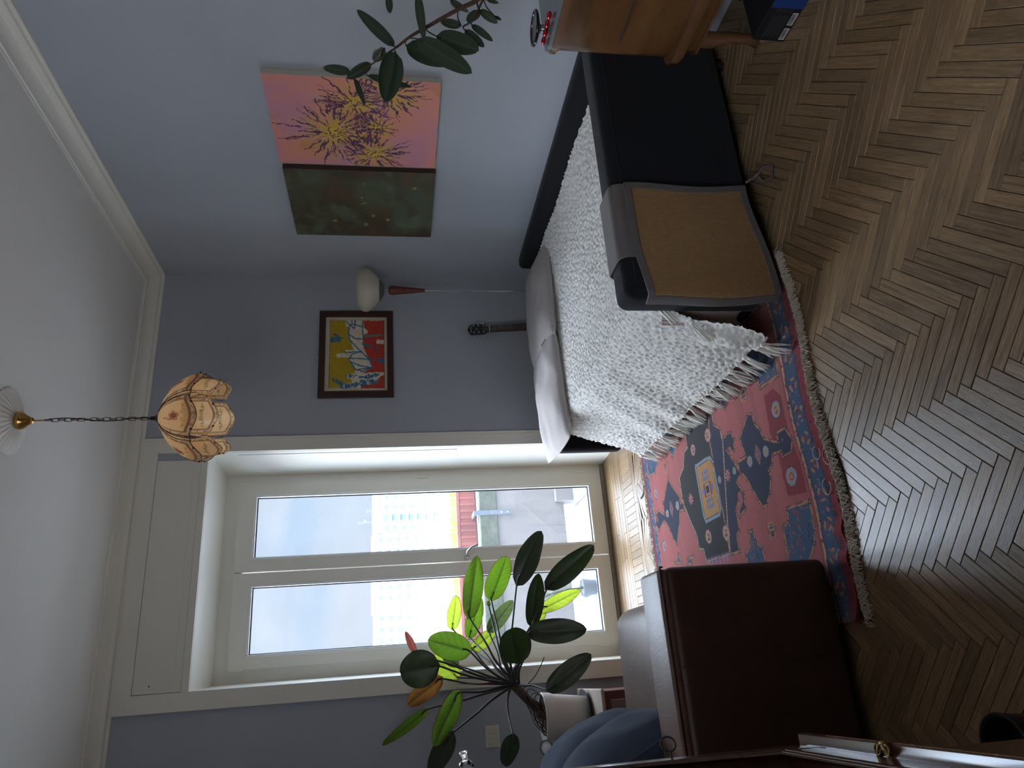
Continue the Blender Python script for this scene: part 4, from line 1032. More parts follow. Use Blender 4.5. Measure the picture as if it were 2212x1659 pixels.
# underside skirt so the rug has thickness
edge = [i for i in range(Wn)] + [j*Wn+NXR for j in range(1, NYR+1)] + [NYR*Wn+i for i in range(NXR-1, -1, -1)] + [j*Wn for j in range(NYR-1, 0, -1)]
for i in edge: rug.v.append((rug.v[i][0], rug.v[i][1], max(.001, rug.v[i][2]-.011)))
m = len(edge)
rug.f += [(edge[(k+1) % m], edge[k], n0+k, n0+(k+1) % m) for k in range(m)]
CcF = np.vstack([Cc, np.tile(RC['dred'], (m, 1))])
rugm = mat('rug_wool', (.5,.2,.2), rough=1.0, spec=.05, sheen=.25, attr=True, bump=(420, .6, (1,1,1), .004))
rugo = tag(obj('rug', rug, rugm, colors=CcF, smooth=True, autos=50), 'red and navy patterned wool rug with geometric medallion on the parquet', 'rug')
frm = mat('rug_fringe', S(196,184,170), rough=.95)
def fringe(x0, x1, y, sg, n, seed):
    rnd = random.Random(seed); b = B()
    for i in range(n):
        x = x0+(x1-x0)*(i+rnd.random())/n; yb = y + float(np.interp(x, [-2.7,-2.0,-1.28], [-.012*.7,0,0]))*(1 if sg < 0 else 0) + (.014*math.sin(x*9) if sg < 0 else 0)
        L = rnd.uniform(.022,.055); dx = rnd.uniform(-.03,.03); k = rnd.uniform(-.015,.015)
        pts = [(x, yb-sg*(-.004), .010), (x+dx*.4+k, yb+sg*L*.45, .010+rnd.uniform(0,.012)), (x+dx, yb+sg*L, .003+rnd.uniform(0,.006))]
        b.tube(pts, [.0016,.0015,.0010], 4, cap=False)
    return b
obj('fringe', fringe(RX0, RX1, RY0, -1, 1300, 1), frm, rugo, kind='stuff')
obj('fringe', fringe(RX0, RX1, RY1, 1, 500, 2), frm, rugo, kind='stuff')
lp = B()
for (cx, cy, r, z) in ((-2.11,-2.35,.022,.02),(-2.135,-2.40,.03,.012),(-2.24,-2.36,.026,.018)):
    lp.tube([(cx+r*math.cos(a)*1.1, cy+r*math.sin(a), z) for a in np.linspace(0, 5.2, 14)], .0016, 5)
obj('loose_thread', lp, frm, rugo)
# thin black cable lying along the fringe
cb = mat('cable_black', (.012,.011,.010), rough=.5)
cab = B(); base = [(-2.075,-2.415),(-2.14,-2.432),(-2.20,-2.445),(-2.262,-2.445),(-2.315,-2.43),(-2.36,-2.41)]
def smooth_path(pts, n):
    P = [Vector((*p, 0)) if len(p) == 2 else Vector(p) for p in pts]; out = []
    for i in range(len(P)-1):
        p0 = P[max(i-1,0)]; p1 = P[i]; p2 = P[i+1]; p3 = P[min(i+2,len(P)-1)]
        for k in range(n):
            t = k/n; out.append(.5*((2*p1)+(p2-p0)*t+(2*p0-5*p1+4*p2-p3)*t*t+(3*p1-p0-3*p2+p3)*t**3))
    out.append(P[-1]); return out
for off in (0, .007):
    cab.tube([(p.x, p.y-off, .0035) for p in smooth_path(base, 6)], .0022, 6)
tag(obj('cable', cab, cb, smooth=True), 'thin black twin cable lying along the near fringe of the rug', 'cable')
fb = B().tube([(p.x,p.y,.005) for p in smooth_path([(-1.737,-.44),(-1.765,-.425),(-1.785,-.40),(-1.80,-.345)], 5)], .0045, 6)
tag(obj('cable', fb, cb, smooth=True), 'short black cable end on the floor at the far edge of the rug', 'cable')

# ================================================================== paintings
def canvas(name, label, y0, y1, z0, z1, painter, edgecol, thick_=.035, res=.0045, rough=.6):
    nx_, nz_ = int((y1-y0)/res), int((z1-z0)/res)
    yy, zz = np.meshgrid(np.linspace(y0, y1, nx_+1), np.linspace(z0, z1, nz_+1)); P = np.column_stack([yy.ravel(), zz.ravel()])
    c = painter(P); b = B(); b.v = [(-thick_, p[0], p[1]) for p in P]; wn = nx_+1
    b.f = [(j*wn+i+1, j*wn+i, (j+1)*wn+i, (j+1)*wn+i+1) for j in range(nz_) for i in range(nx_)]
    t_ = thing(name, label, 'painting', (-.02, (y0+y1)/2, z0))
    obj('canvas_face', b, mat(name+'_paint', (.5,.5,.5), rough=rough, spec=.3, attr=True, bump=(300,.15,(1,1,1),.003)), t_, colors=c)
    obj('stretcher', B().box((-thick_+.0004, y0, z0), (-.002, y1, z1)), mat(name+'_edge', edgecol, rough=.8), t_)
    return t_
def pink_painter(P):
    n = fbm(P[:,0]*5+2, P[:,1]*5); n2 = fbm(P[:,0]*9+20, P[:,1]*7+4)
    c = np.outer(np.ones(len(P)), S(214,138,122)); k = np.clip((n-.40)*4, 0, 1)[:,None]; c = c*(1-k) + np.array(S(196,134,150))*k
    k = np.clip((n2-.58)*7, 0, 1)[:,None]*.6; c = c*(1-k)+np.array(S(186,120,72))*k
    rnd = random.Random(11)
    yel = np.zeros(len(P)); 
    for (cc, r1, r2) in PINK['c']:
        d = np.hypot(P[:,0]-cc[0], P[:,1]-cc[1]); an = np.arctan2(P[:,1]-cc[1], P[:,0]-cc[0])
        yel = np.maximum(yel, np.clip(1.2 - d/(r2*(.45+.5*vnoise(an*3+cc[0]*9, d*4))), 0, 1)*(.35+.9*vnoise(P[:,0]*30, P[:,1]*30)))
    k = np.clip(yel*1.2, 0, 1)[:,None]; c = c*(1-k)+np.array(S(200,160,62))*k
    pur = np.array(S(84,44,78))
    for (cc, r1, r2) in PINK['c']:
        d = np.hypot(P[:,0]-cc[0], P[:,1]-cc[1])
        k = (d < r1*.8); c[k] = np.array(S(212,170,74)); 
        nr = int(60*min(1, r2/.2)+14)
        for i in range(nr):
            a = rnd.uniform(0, 2*PI); s0 = rnd.uniform(r1, r2*.7); L = rnd.uniform(.15, .6)*r2; w_ = rnd.uniform(.0012,.0042)*min(1, r2/.15+.3)
            ca, sa = math.cos(a), math.sin(a)
            t = (P[:,0]-cc[0])*ca+(P[:,1]-cc[1])*sa; o = -(P[:,0]-cc[0])*sa+(P[:,1]-cc[1])*ca
            o = o + .004*np.sin(t*90+i)
            m_ = (t > s0) & (t < s0+L) & (np.abs(o) < w_*(1.6-.9*(t-s0)/L)*(.4+1.1*vnoise(t*110+i, o*10)))
            c[m_] = pur*(.8+.5*rnd.random())
        for i in range(int(40*r1/.04)):
            a = rnd.uniform(0, 2*PI); r = r1*math.sqrt(rnd.random()); q = (cc[0]+r*math.cos(a), cc[1]+r*math.sin(a))
            m_ = np.hypot(P[:,0]-q[0], P[:,1]-q[1]) < rnd.uniform(.0025,.0045); c[m_] = pur*.55
    return c
canvas('flower_painting', 'pink canvas painting with purple and yellow flower bursts on the right wall', -1.937, -1.288, 1.295, 2.156, pink_painter, S(196,190,182), res=.0035)
def green_painter(P):
    n = fbm(P[:,0]*4+7, P[:,1]*6+3, 5); n2 = fbm(P[:,0]*7+40, P[:,1]*9+8, 4)
    c = np.outer(np.ones(len(P)), S(74,64,46)); k = np.clip((n-.42)*4.5, 0, 1)[:,None]; c = c*(1-k)+np.array(S(84,92,70))*k
    k = np.clip((n2-.55)*5, 0, 1)[:,None]*.6; c = c*(1-k)+np.array(S(98,112,86))*k
    k = np.clip((.40-n2)*5, 0, 1)[:,None]*.7; c = c*(1-k)+np.array(S(92,68,46))*k
    k = np.clip((.36-n)*5, 0, 1)[:,None]*.6; c = c*(1-k)+np.array(S(52,44,40))*k
    for q, r in GREEN['d']:
        d = np.hypot(P[:,0]-q[0], P[:,1]-q[1]); c[d < r] = S(150,140,70); c[d < r*.4] = S(120,112,62)
    return c
canvas('night_painting', 'dark green canvas painting with small yellow spots on the right wall', -1.240, -.580, 1.287, 2.150, green_painter, S(74,50,38), res=.006)
# framed abstract print on the back wall
fx0, fx1, fz0, fz1 = -.954, -.300, 1.543, 2.051
fo = thing('framed_print', 'framed yellow, red and blue abstract print on the back wall', 'picture', ((fx0+fx1)/2, -.02, fz0))
frw = mat('dark_frame_wood', S(62,38,34), rough=.45, var=(12,.2,(1,6,6)))
def rail(name, poly):
    b = B(); n = len(poly)
    b.add([(p[0], -.030, p[1]) for p in poly]+[(p[0], -.004, p[1]) for p in poly], [tuple(range(n)), tuple(range(2*n-1, n-1, -1))]+[(i, n+i, n+(i+1) % n, (i+1) % n) for i in range(n)])
    return obj(name, b, frw, fo)
k = .043
rail('frame_rail', [(fx0,fz0),(fx1,fz0),(fx1-k,fz0+k),(fx0+k,fz0+k)]); rail('frame_rail', [(fx1,fz1),(fx0,fz1),(fx0+k,fz1-k),(fx1-k,fz1-k)])
rail('frame_rail', [(fx0,fz1),(fx0,fz0),(fx0+k,fz0+k),(fx0+k,fz1-k)]); rail('frame_rail', [(fx1,fz0),(fx1,fz1),(fx1-k,fz1-k),(fx1-k,fz0+k)])
obj('mat_board', B().box((fx0+k-.002,-.016,fz0+k-.002),(fx1-k+.002,-.010,fz1-k+.002)), mat('mat_board', S(196,188,168), rough=.9), fo)
px = [p[0] for p in ART1['pic']]; pz = [p[1] for p in ART1['pic']]
X0a, X1a, Z0a, Z1a = min(px), max(px), min(pz), max(pz)
nx_, nz_ = 230, 180
xx, zz = np.meshgrid(np.linspace(X0a, X1a, nx_+1), np.linspace(Z0a, Z1a, nz_+1)); Pa = np.column_stack([xx.ravel(), zz.ravel()])
ca_ = np.outer(np.ones(len(Pa)), S(214,206,186)); ac = {'y': S(176,150,26), 'r': S(182,56,40), 'b': S(58,108,142), 'g': S(96,128,124)}
jit = np.column_stack([(vnoise(Pa[:,0]*90, Pa[:,1]*90)-.5)*.010, (vnoise(Pa[:,0]*90+50, Pa[:,1]*90)-.5)*.010])
for n_, P_ in ARTPOL:
    m_ = paint_poly(Pa+jit*(1.6 if n_ == 'b' else .6), P_)
    if n_ == 'b': m_ &= fbm(Pa[:,0]*40, Pa[:,1]*120) > .34
    ca_[m_] = ac[n_]
for L_ in ARTLINE:
    d = dist_line(Pa+jit*.4, L_); ca_[d < .0062] = ca_[d < .0062]*.4+np.array(S(84,140,172))*.6; ca_[d < .0024] = S(32,66,96)
ca_ *= (.9+.2*vnoise(Pa[:,0]*30, Pa[:,1]*120))[:,None]
ed = np.minimum(np.minimum(Pa[:,0]-X0a, X1a-Pa[:,0]), np.minimum(Pa[:,1]-Z0a, Z1a-Pa[:,1])); ca_[ed < .0022] = S(40,52,60)
b = B(); b.v = [(p[0], -.0165, p[1]) for p in Pa]; wn = nx_+1
b.f = [(j*wn+i, j*wn+i+1, (j+1)*wn+i+1, (j+1)*wn+i) for j in range(nz_) for i in range(nx_)]
obj('print', b, mat('print_ink', (.5,.5,.5), rough=.5, attr=True), fo, colors=ca_)
obj('hook', B().tube([(-.62,-.004,2.051),(-.625,-.008,2.062),(-.632,-.006,2.066)], .0016, 5), iron, fo)
# ================================================================== leather armchair
leath = mat('brown_leather', S(64,42,36), rough=.38, spec=.5, bump=(140, .25, (1,1,1), .003), var=(9, .22))
def scuff(m, amt):
    t = m.node_tree; p = t.nodes['Principled BSDF']
    tcn = N(t, 'ShaderNodeTexCoord'); mp_ = N(t, 'ShaderNodeMapping'); mp_.inputs['Rotation'].default_value = (.3,.2,.7); mp_.inputs['Scale'].default_value = (60,4,30); LK(t, tcn, 'Object', mp_, 0)
    n1 = N(t, 'ShaderNodeTexNoise', ins={'Scale': 1.0, 'Detail': 3.0, 'Distortion': 1.5}); LK(t, mp_, 0, n1, 0)
    mr = N(t, 'ShaderNodeMapRange', ins={1: .62, 2: .70, 3: 0.0, 4: amt}); LK(t, n1, 0, mr, 0)
    mx = N(t, 'ShaderNodeMix', data_type='RGBA'); LK(t, mr, 0, mx, 0)
    old = p.inputs['Base Color'].links[0].from_socket; t.links.new(old, mx.inputs[6]); mx.inputs[7].default_value = (*S(150,124,110), 1); LK(t, mx, 2, p, 'Base Color')
scuff(leath, .0)
leath_top = mat('worn_leather', S(112,84,74), rough=.42, spec=.6, bump=(90, .3, (1,1,1), .003), var=(12, .2)); scuff(leath_top, .6)
leath_seat_lit = mat('lit_seat_leather', S(104,80,68), rough=.42, spec=.5, bump=(120, .2, (1,1,1), .003), var=(6, .2, (1,4,1))); scuff(leath_seat_lit, .35)  # same leather, window light put into a paler colour
ac_ = thing('armchair', 'brown leather armchair in the left foreground, its side to the camera', 'armchair', (-2.9, -1.75, 0))
AX0, AX1 = -3.32, -2.478
arm_ = softbox((AX0, -2.292, .045), (AX1, -2.072, .640), .03)
oa = obj('arm', arm_, leath, ac_, smooth=True, autos=60)
obj('arm_top', softbox((AX0, -2.284, .628), (AX1-.006, -2.078, .667), .018), leath_top, oa, smooth=True, autos=60)
obj('welt', B().tube([(AX0,-2.286,.660),(AX1-.02,-2.286,.660),(AX1,-2.278,.655),(AX1+.002,-2.26,.64)], .0035, 6), leath, oa, smooth=True)
obj('seam', B().tube([(-2.80,-2.2925,.06),(-2.80,-2.2925,.63)], .0016, 6), leath, oa)
obj('seat_cushion', softbox((AX0+.1, -2.066, .20), (-2.535, -1.20, .535), .085), leath_seat_lit, ac_, smooth=True, autos=70)
obj('seat_base', softbox((AX0+.02, -2.066, .05), (-2.56, -1.21, .20), .02), leath, ac_, smooth=True, autos=60)
obj('chair_back', softbox((-3.48, -2.292, .05), (-3.325, -1.19, .88), .05), leath, ac_, smooth=True, autos=60)
for x, y in ((-3.4,-2.2),(-2.56,-2.2),(-3.4,-1.28),(-2.62,-1.28)): obj('foot', B().lathe([(0,0),(.022,0),(.026,.05),(0,.05)], (x,y,0), 12), darkgap, ac_, smooth=True, autos=40)
st = B()
for i in range(150):
    x = AX0 + (AX1-.03-AX0)*i/150
    st.box((x,-2.2795,.6672),(x+.0034,-2.2775,.6682)); 
obj('stitching', st, mat('thread_tan', S(150,130,116), rough=.8), oa, kind='stuff')
# denim cushions leaning against the chair back
denim = mat('denim', S(72,84,104), rough=.95, spec=.1, sheen=.2, bump=(600, .5, (1,1,1), .002), var=(350,.22), wave=None)
def cushion(name, label, c, hx, hy, th, rot, seed, piping=None):
    M = Matrix.Translation(c) @ rot.to_4x4(); rnd = random.Random(seed); ph = [rnd.uniform(0,6) for _ in range(4)]
    def f(sg):
        def g(u, v):
            a = u*2-1; b_ = v*2-1
            t_ = th*max(0, 1-abs(a)**2.6)**.6*max(0, 1-abs(b_)**2.6)**.6
            wr = .007*math.sin(4*a+ph[0])*math.sin(6*b_+ph[1]+2*a)*(1-a**4)*(1-b_**4)
            return tuple(M @ Vector((a*hx*(1-.06*b_*b_*a*a), b_*hy*(1-.06*a*a*b_*b_), sg*t_+wr)))
        return g
    t_ = thing(name, label, 'cushion', (c[0], c[1], c[2]-hx))
    b = B().grid(f(1), 30, 30); b2 = B().grid(f(-1), 30, 30); b.add(b2.v, [tuple(reversed(q)) for q in b2.f])
    obj('cover', b, denim, t_, smooth=True)
    pts = []
    for k in range(60):
        tt = k/60*4
        a, c2 = ((-1+2*tt,-1) if tt < 1 else (1,-1+2*(tt-1)) if tt < 2 else (1-2*(tt-2),1) if tt < 3 else (-1,1-2*(tt-3)))
        w_ = 1-.06*a*a*c2*c2; pts.append(M @ Vector((a*hx*w_, c2*hy*w_, 0)))
    obj('piping', B().tube(pts, .005, 6, closed=True), piping or denim, t_, smooth=True)
R_ = lambda rx, ry, rz: Euler((rx,ry,rz)).to_matrix()
# local x = up along the cushion, local y = width, local z = thickness (pointing into the room)
def leanrot(lean, yaw=0):
    up = Vector((-math.sin(lean)*math.cos(yaw), -math.sin(lean)*math.sin(yaw)*0, math.cos(lean))).normalized(); nrm = Vector((math.cos(lean), 0, math.sin(lean)))
    wd = nrm.cross(up); return Matrix((up, wd, nrm)).transposed()
cushion('denim_cushion', 'blue denim cushion leaning in the armchair, nearer the window', (-3.075,-1.50,.755), .235, .225, .095, leanrot(.42), 1)
cushion('denim_cushion', 'blue denim cushion leaning in the armchair, nearer the camera', (-3.065,-1.885,.755), .235, .19, .095, leanrot(.42), 2)

# ================================================================== cabinet at the left edge of the picture
cabw = mat('cabinet_wood', S(98,62,44), rough=.22, spec=.6, coat=.5, var=(5, .35, (1,1,8)))
brass = mat('brass', S(196,150,84), rough=.25, metal=1)
oldb = mat('old_brass', S(150,120,80), rough=.35, metal=1)
cabi = thing('glazed_cabinet', 'dark polished wooden cabinet with glazed door at the left edge', 'cabinet', (-3.33, -4.2, 0))
CXF = -2.957
obj('lower_body', B().rbox((-3.70,-5.2,.10),(CXF-.03,-3.19,.70), .008, 2), cabw, cabi)
obj('plinth', B().rbox((-3.68,-5.18,0),(CXF-.06,-3.21,.10), .004, 1), cabw, cabi)
top = B(); prf = [(.0,.70),(.006,.702),(.008,.712),(.017,.716),(.020,.728),(.017,.741),(.006,.746),(0,.747)]
n_ = len(prf); v = []
for y, e in ((-5.2,0),(-3.19,1)):
    for d, z in prf: v.append((CXF+d, y+(d*e), z))
for y in (-3.19,-5.2):
    for d, z in prf: v.append((-3.70, y+(prf[prf.index((d,z))][0]*(1 if y == -3.19 else 0)), z))
fs = []
for i in range(n_-1):
    fs += [(i, n_+i, n_+i+1, i+1), (n_+i, 2*n_+i, 2*n_+i+1, n_+i+1)]
fs += [(n_-1, 2*n_-1, 3*n_-1, 4*n_-1), tuple(range(0, n_)), (0, 3*n_, 2*n_, n_)]
top.add(v, fs); obj('waist_moulding', top, cabw, cabi, smooth=True, autos=40)
bd = B()
def bead_row(x, z, y0, y1, r):
    y = y0
    while y > y1: bd.lathe([(0,-r),(r*.8,-r*.5),(r,0),(r*.8,r*.5),(0,r)], (x,y,z), 6); y -= r*2.3
bead_row(CXF-.006, .7485, -3.23, -4.2, .0016); bead_row(CXF+.019, .734, -3.27, -4.2, .0016)
obj('bead_row', bd, mat('bead_wood', S(170,140,118), rough=.25, spec=.7), cabi, kind='stuff')
# upper part: carcase, door frame with mouldings, pane
obj('upper_body', B().rbox((-3.70,-5.2,.747),(-3.06,-3.19,1.38), .004, 1), cabw, cabi)
obj('crown', B().rbox((-3.70,-5.2,1.375),(CXF+.004,-3.185,1.402), .008, 3), cabw, cabi)
dr = B()
dr.rbox((-3.058,-3.262,.75),(CXF,-3.19,1.374), .006, 2); dr.rbox((-3.058,-5.2,.75),(CXF,-5.13,1.374), .006, 2)
dr.rbox((-3.058,-5.13,.75),(CXF,-3.262,.815), .006, 2); dr.rbox((-3.058,-5.13,1.31),(CXF,-3.262,1.374), .006, 2)
dro = obj('glazed_door', dr, cabw, cabi, smooth=True, autos=40)
ml = B()
for d, r in ((.006,.006),(.022,.004)):
    ml.tube([(CXF-.001,-3.262-d,.815+d),(CXF-.001,-3.262-d,1.31-d),(CXF-.001,-5.13+d,1.31-d),(CXF-.001,-5.13+d,.815+d)], r, 8, closed=True)
obj('door_moulding', ml, cabw, dro, smooth=True)
obj('pane', B().box((-2.995,-5.11,.835),(-2.991,-3.285,1.29)), glassmat('cabinet_glass', (.55,.60,.58), gloss=.2), dro)
key = B().tube([(CXF-.002,-3.235,1.036),(CXF+.016,-3.228,1.036)], .0028, 8)
key.tube([(CXF+.028,-3.222+.0115*math.cos(a),1.036+.0145*math.sin(a)) for a in np.linspace(0, 2*PI, 20)[:-1]], .0021, 6, closed=True)
kt = thing('cabinet_key', 'small black key with a ring bow in the cabinet door', 'key', (CXF+.02, -3.228, 1.02))
obj('key_shank', B().tube([(CXF-.002,-3.235,1.036),(CXF+.014,-3.2275,1.036)], .0026, 8), iron, kt)
obj('key_bow', B().tube([(CXF+.0265+.0125*math.cos(a),-3.222+.004*math.cos(a),1.036+.0145*math.sin(a)) for a in np.linspace(0, 2*PI, 20)[:-1]], .0019, 6, closed=True), iron, kt, smooth=True)
# brass scroll ornament on the waist moulding
orn = B(); oy, ox, oz = -3.467, CXF+.012, .749
for sg in (-1, 1):
    pts = [Vector((ox-.004+.010*math.cos(a)*(1-a/9), oy+sg*(.011+.010*math.sin(a)*(1-a/9)), oz+.0015)) for a in np.linspace(0, 7.5, 26)]
    orn.tube(pts, [.0028-.0014*i/26 for i in range(26)], 6)
    orn.tube([(ox+.012,oy+sg*.003,oz-.006),(ox+.004,oy+sg*.006,oz+.003),(ox-.008,oy+sg*.014,oz+.001),(ox-.020,oy+sg*.024,oz+.0005)], [.002,.0035,.003,.0012], 8)
orn.rbox((ox-.004,oy-.008,oz-.016),(ox+.011,oy+.008,oz+.003), .004, 3)
obj('brass_ornament', orn, oldb, cabi, smooth=True)
# clear glass vial lying on the cabinet top
fl_ = B().lathe([(0,0),(.013,.001),(.015,.006),(.015,.055),(.011,.062),(.006,.066),(.006,.078),(.008,.080),(0,.081)], (-2.985,-3.235,1.418), 18, (.95,-.25,.18))
gl2 = bpy.data.materials.new('clear_glass'); gl2.use_nodes = True
_p = gl2.node_tree.nodes['Principled BSDF']; _p.inputs['Transmission Weight'].default_value = 1; _p.inputs['Roughness'].default_value = .03; _p.inputs['Base Color'].default_value = (.9,.92,.9,1)
tag(obj('glass_vial', fl_, gl2, smooth=True, autos=50), 'small clear glass vial lying on top of the glazed cabinet', 'vial')

# ================================================================== dresser by the right wall
dw = mat('walnut_veneer', S(92,62,36), rough=.2, spec=.6, coat=.6, var=(2.5, .45, (1,1,3)), bump=(30,.03))
dl = mat('moulding_wood', S(108,74,50), rough=.22, spec=.6, coat=.5, var=(4,.2,(1,4,1)))
dres = thing('dresser', 'polished walnut dresser with grey marble top beside the sofa bed', 'dresser', (-.24, -3.15, 0))
def outline(x_, yl, r, yr=-3.9, n=8):
    """plan outline: back at the wall, rounded left front corner"""
    p = [(-.015, yr), (-.015, yl), (x_+r, yl)]
    for i in range(1, n+1):
        a = PI/2*i/n; p.append((x_+r-r*math.sin(a), yl-r+r*math.cos(a)))
    p.append((x_-.012, (yl+yr)/2)); p.append((x_, yr)); return p
up3 = lambda a, b_, t: (a, b_, t)
DYL = -2.520
obj('body', B().prism(outline(-.452, DYL-.012, .06), up3, .395, .868), dw, dres, smooth=True, autos=30)
for (o_, z0, z1) in ((.004,.868,.880),(.016,.880,.900)): obj('top_moulding', B().prism(outline(-.452-o_, DYL-.012+o_, .06+o_), up3, z0, z1), dl, dres, smooth=True, autos=30)
obj('marble_top', B().prism(outline(-.452-.006, DYL-.012+.006, .062), up3, .9005, .916), mat('grey_marble', S(104,112,114), rough=.12, spec=.6, var=(8,.15)), dres, smooth=True, autos=30)
obj('base_moulding', B().prism(outline(-.452-.030, DYL-.012+.022, .08), up3, .362, .394), dl, dres, smooth=True, autos=30)
obj('base_moulding', B().prism(outline(-.452-.016, DYL-.012+.012, .07), up3, .345, .361), dl, dres, smooth=True, autos=30)
def apron(u, v): pass
obj('apron', B().prism(outline(-.440, DYL-.03, .06), up3, .292, .344), dw, dres, smooth=True, autos=30)
obj('apron_lip', B().prism(outline(-.448, DYL-.024, .065), up3, .282, .292), dl, dres, smooth=True, autos=30)
for (x, y) in ((-.36,-2.60),(-.06,-2.58),(-.36,-3.8),(-.06,-3.8)):
    obj('leg', B().tube([(x,y,.285),(x-.012,y+.006,.22),(x+.006,y,.12),(x+.004,y,.05),(x-.004,y+.004,0)], [.045,.036,.024,.020,.026], 12), dl, dres, smooth=True)
ln = thing('dresser_drawer', 'x', 'x', (0,0,0)); bpy.data.objects.remove(ln)
obj('drawer_line', B().box((-.4655,-3.6,.632),(-.452,-2.64,.635)), joint, dres)
# dish on a foot
dsh = thing('footed_dish', 'small footed glass dish with black rim on the marble dresser top', 'dish', (-.352, -2.578, .916))
glz = mat('dish_glass', S(120,122,120), rough=.1, spec=.7)
obj('dish_stem', B().lathe([(0,0),(.030,.0),(.030,.004),(.018,.008),(.015,.020),(.022,.027),(.04,.032)], (-.352,-2.578,.9165), 24), glz, dsh, smooth=True, autos=50)
obj('dish_bowl', B().lathe([(.0,.030),(.04,.031),(.062,.038),(.068,.046),(.064,.047),(.045,.040),(0,.037)], (-.352,-2.578,.9165), 28), glz, dsh, smooth=True, autos=50)
obj('dish_rim', B().tube([(-.352+.066*math.cos(a),-2.578+.066*math.sin(a),.9625) for a in np.linspace(0,2*PI,36)[:-1]], .0055, 8, closed=True), mat('black_glaze', (.012,.012,.014), rough=.12, spec=.7), dsh, smooth=True)
redg = mat('red_foil', S(190,24,40), rough=.18, spec=.7, metal=.6)
for i, (y, lab) in enumerate(((-2.688,'rightmost'),(-2.648,'second from the right'),(-2.606,'third from the right'),(-2.566,'leftmost'))):
    b = B(); bm = bmesh.new(); bmesh.ops.create_icosphere(bm, subdivisions=2, radius=1); 
    b.add([(q.co.x*.011-.405, q.co.y*.0185+y, .9275+q.co.z*.0105*(1 if abs(q.co.z) < .8 else .92)) for q in bm.verts], [[q.index for q in f.verts] for f in bm.faces]); bm.free()
    tag(obj('wrapped_sweet', b, redg), 'red foil wrapped sweet on the marble dresser top, %s of the four' % lab, 'sweet', 'red sweets on the dresser')
# black box with labels under the dresser
bx = thing('cardboard_box', 'black printed cardboard box with two barcode labels under the dresser', 'box', (-.44, -3.0, 0))
bb = mat('black_card', (.010,.010,.012), rough=.6, spec=.3)
obj('carton', B().rbox((-.534,-3.25,.001),(-.30,-2.752,.132), .003, 1), bb, bx)
obj('blue_panel', B().box((-.5352,-3.25,.002),(-.534,-2.905,.130)), mat('blue_card', S(20,52,110), rough=.6), bx)
obj('blue_panel', B().box((-.534,-3.25,.1318),(-.44,-2.94,.1330)), MATS['blue_card'], bx)
obj('flap_edge', B().box((-.46,-2.7525,.118),(-.455,-2.750,.134)), mat('raw_card', S(140,112,76), rough=.9), bx)
wl_ = mat('white_label', S(190,184,178), rough=.8); bkm = mat('print_black', (.012,.012,.012), rough=.8); gry = mat('print_grey', S(96,94,96), rough=.8)
for y0, y1 in ((-2.887,-2.831),(-2.817,-2.763)):
    lb = obj('barcode_label', B().box((-.5350,y0,.008),(-.534,y1,.030)), wl_, bx); bars = B(); y = y0+.004; rnd = random.Random(4)
    while y < y1-.006:
        wd = rnd.choice((.0006,.0010,.0018)); bars.box((-.5354,y,.0145),(-.5350,y+wd,.0285)); y += wd+rnd.choice((.0007,.0012,.0016))
    obj('barcode', bars, bkm, lb)
tl = B(); rnd = random.Random(9)
for i in range(9): tl.box((-.5346,-2.875+rnd.uniform(0,.012),.042+i*.0075),(-.534,-2.765-rnd.uniform(0,.02),.0428+i*.0075))
for i in range(7): tl.box((-.5346,-2.903,.040+i*.010),(-.534,-2.884,.041+i*.010))
obj('small_print', tl, gry, bx)
# black object at the lower left edge
blk_ = thing('dark_bin', 'black rounded object on the floor at the lower left edge', 'bin', (-3.03, -2.96, 0))
obj('bin_body', B().lathe([(0,0),(.062,0),(.070,.012),(.072,.05),(.078,.09),(.078,.10),(.070,.10),(.064,.02),(0,.015)], (-3.035,-2.955,0), 28), mat('black_plastic', (.012,.013,.014), rough=.4), blk_, smooth=True, autos=50)
obj('bin_rim', B().tube([(-3.035+.076*math.cos(a),-2.955+.076*math.sin(a),.10) for a in np.linspace(0,2*PI,40)[:-1]], .004, 8, closed=True), MATS['black_plastic'], blk_, smooth=True)
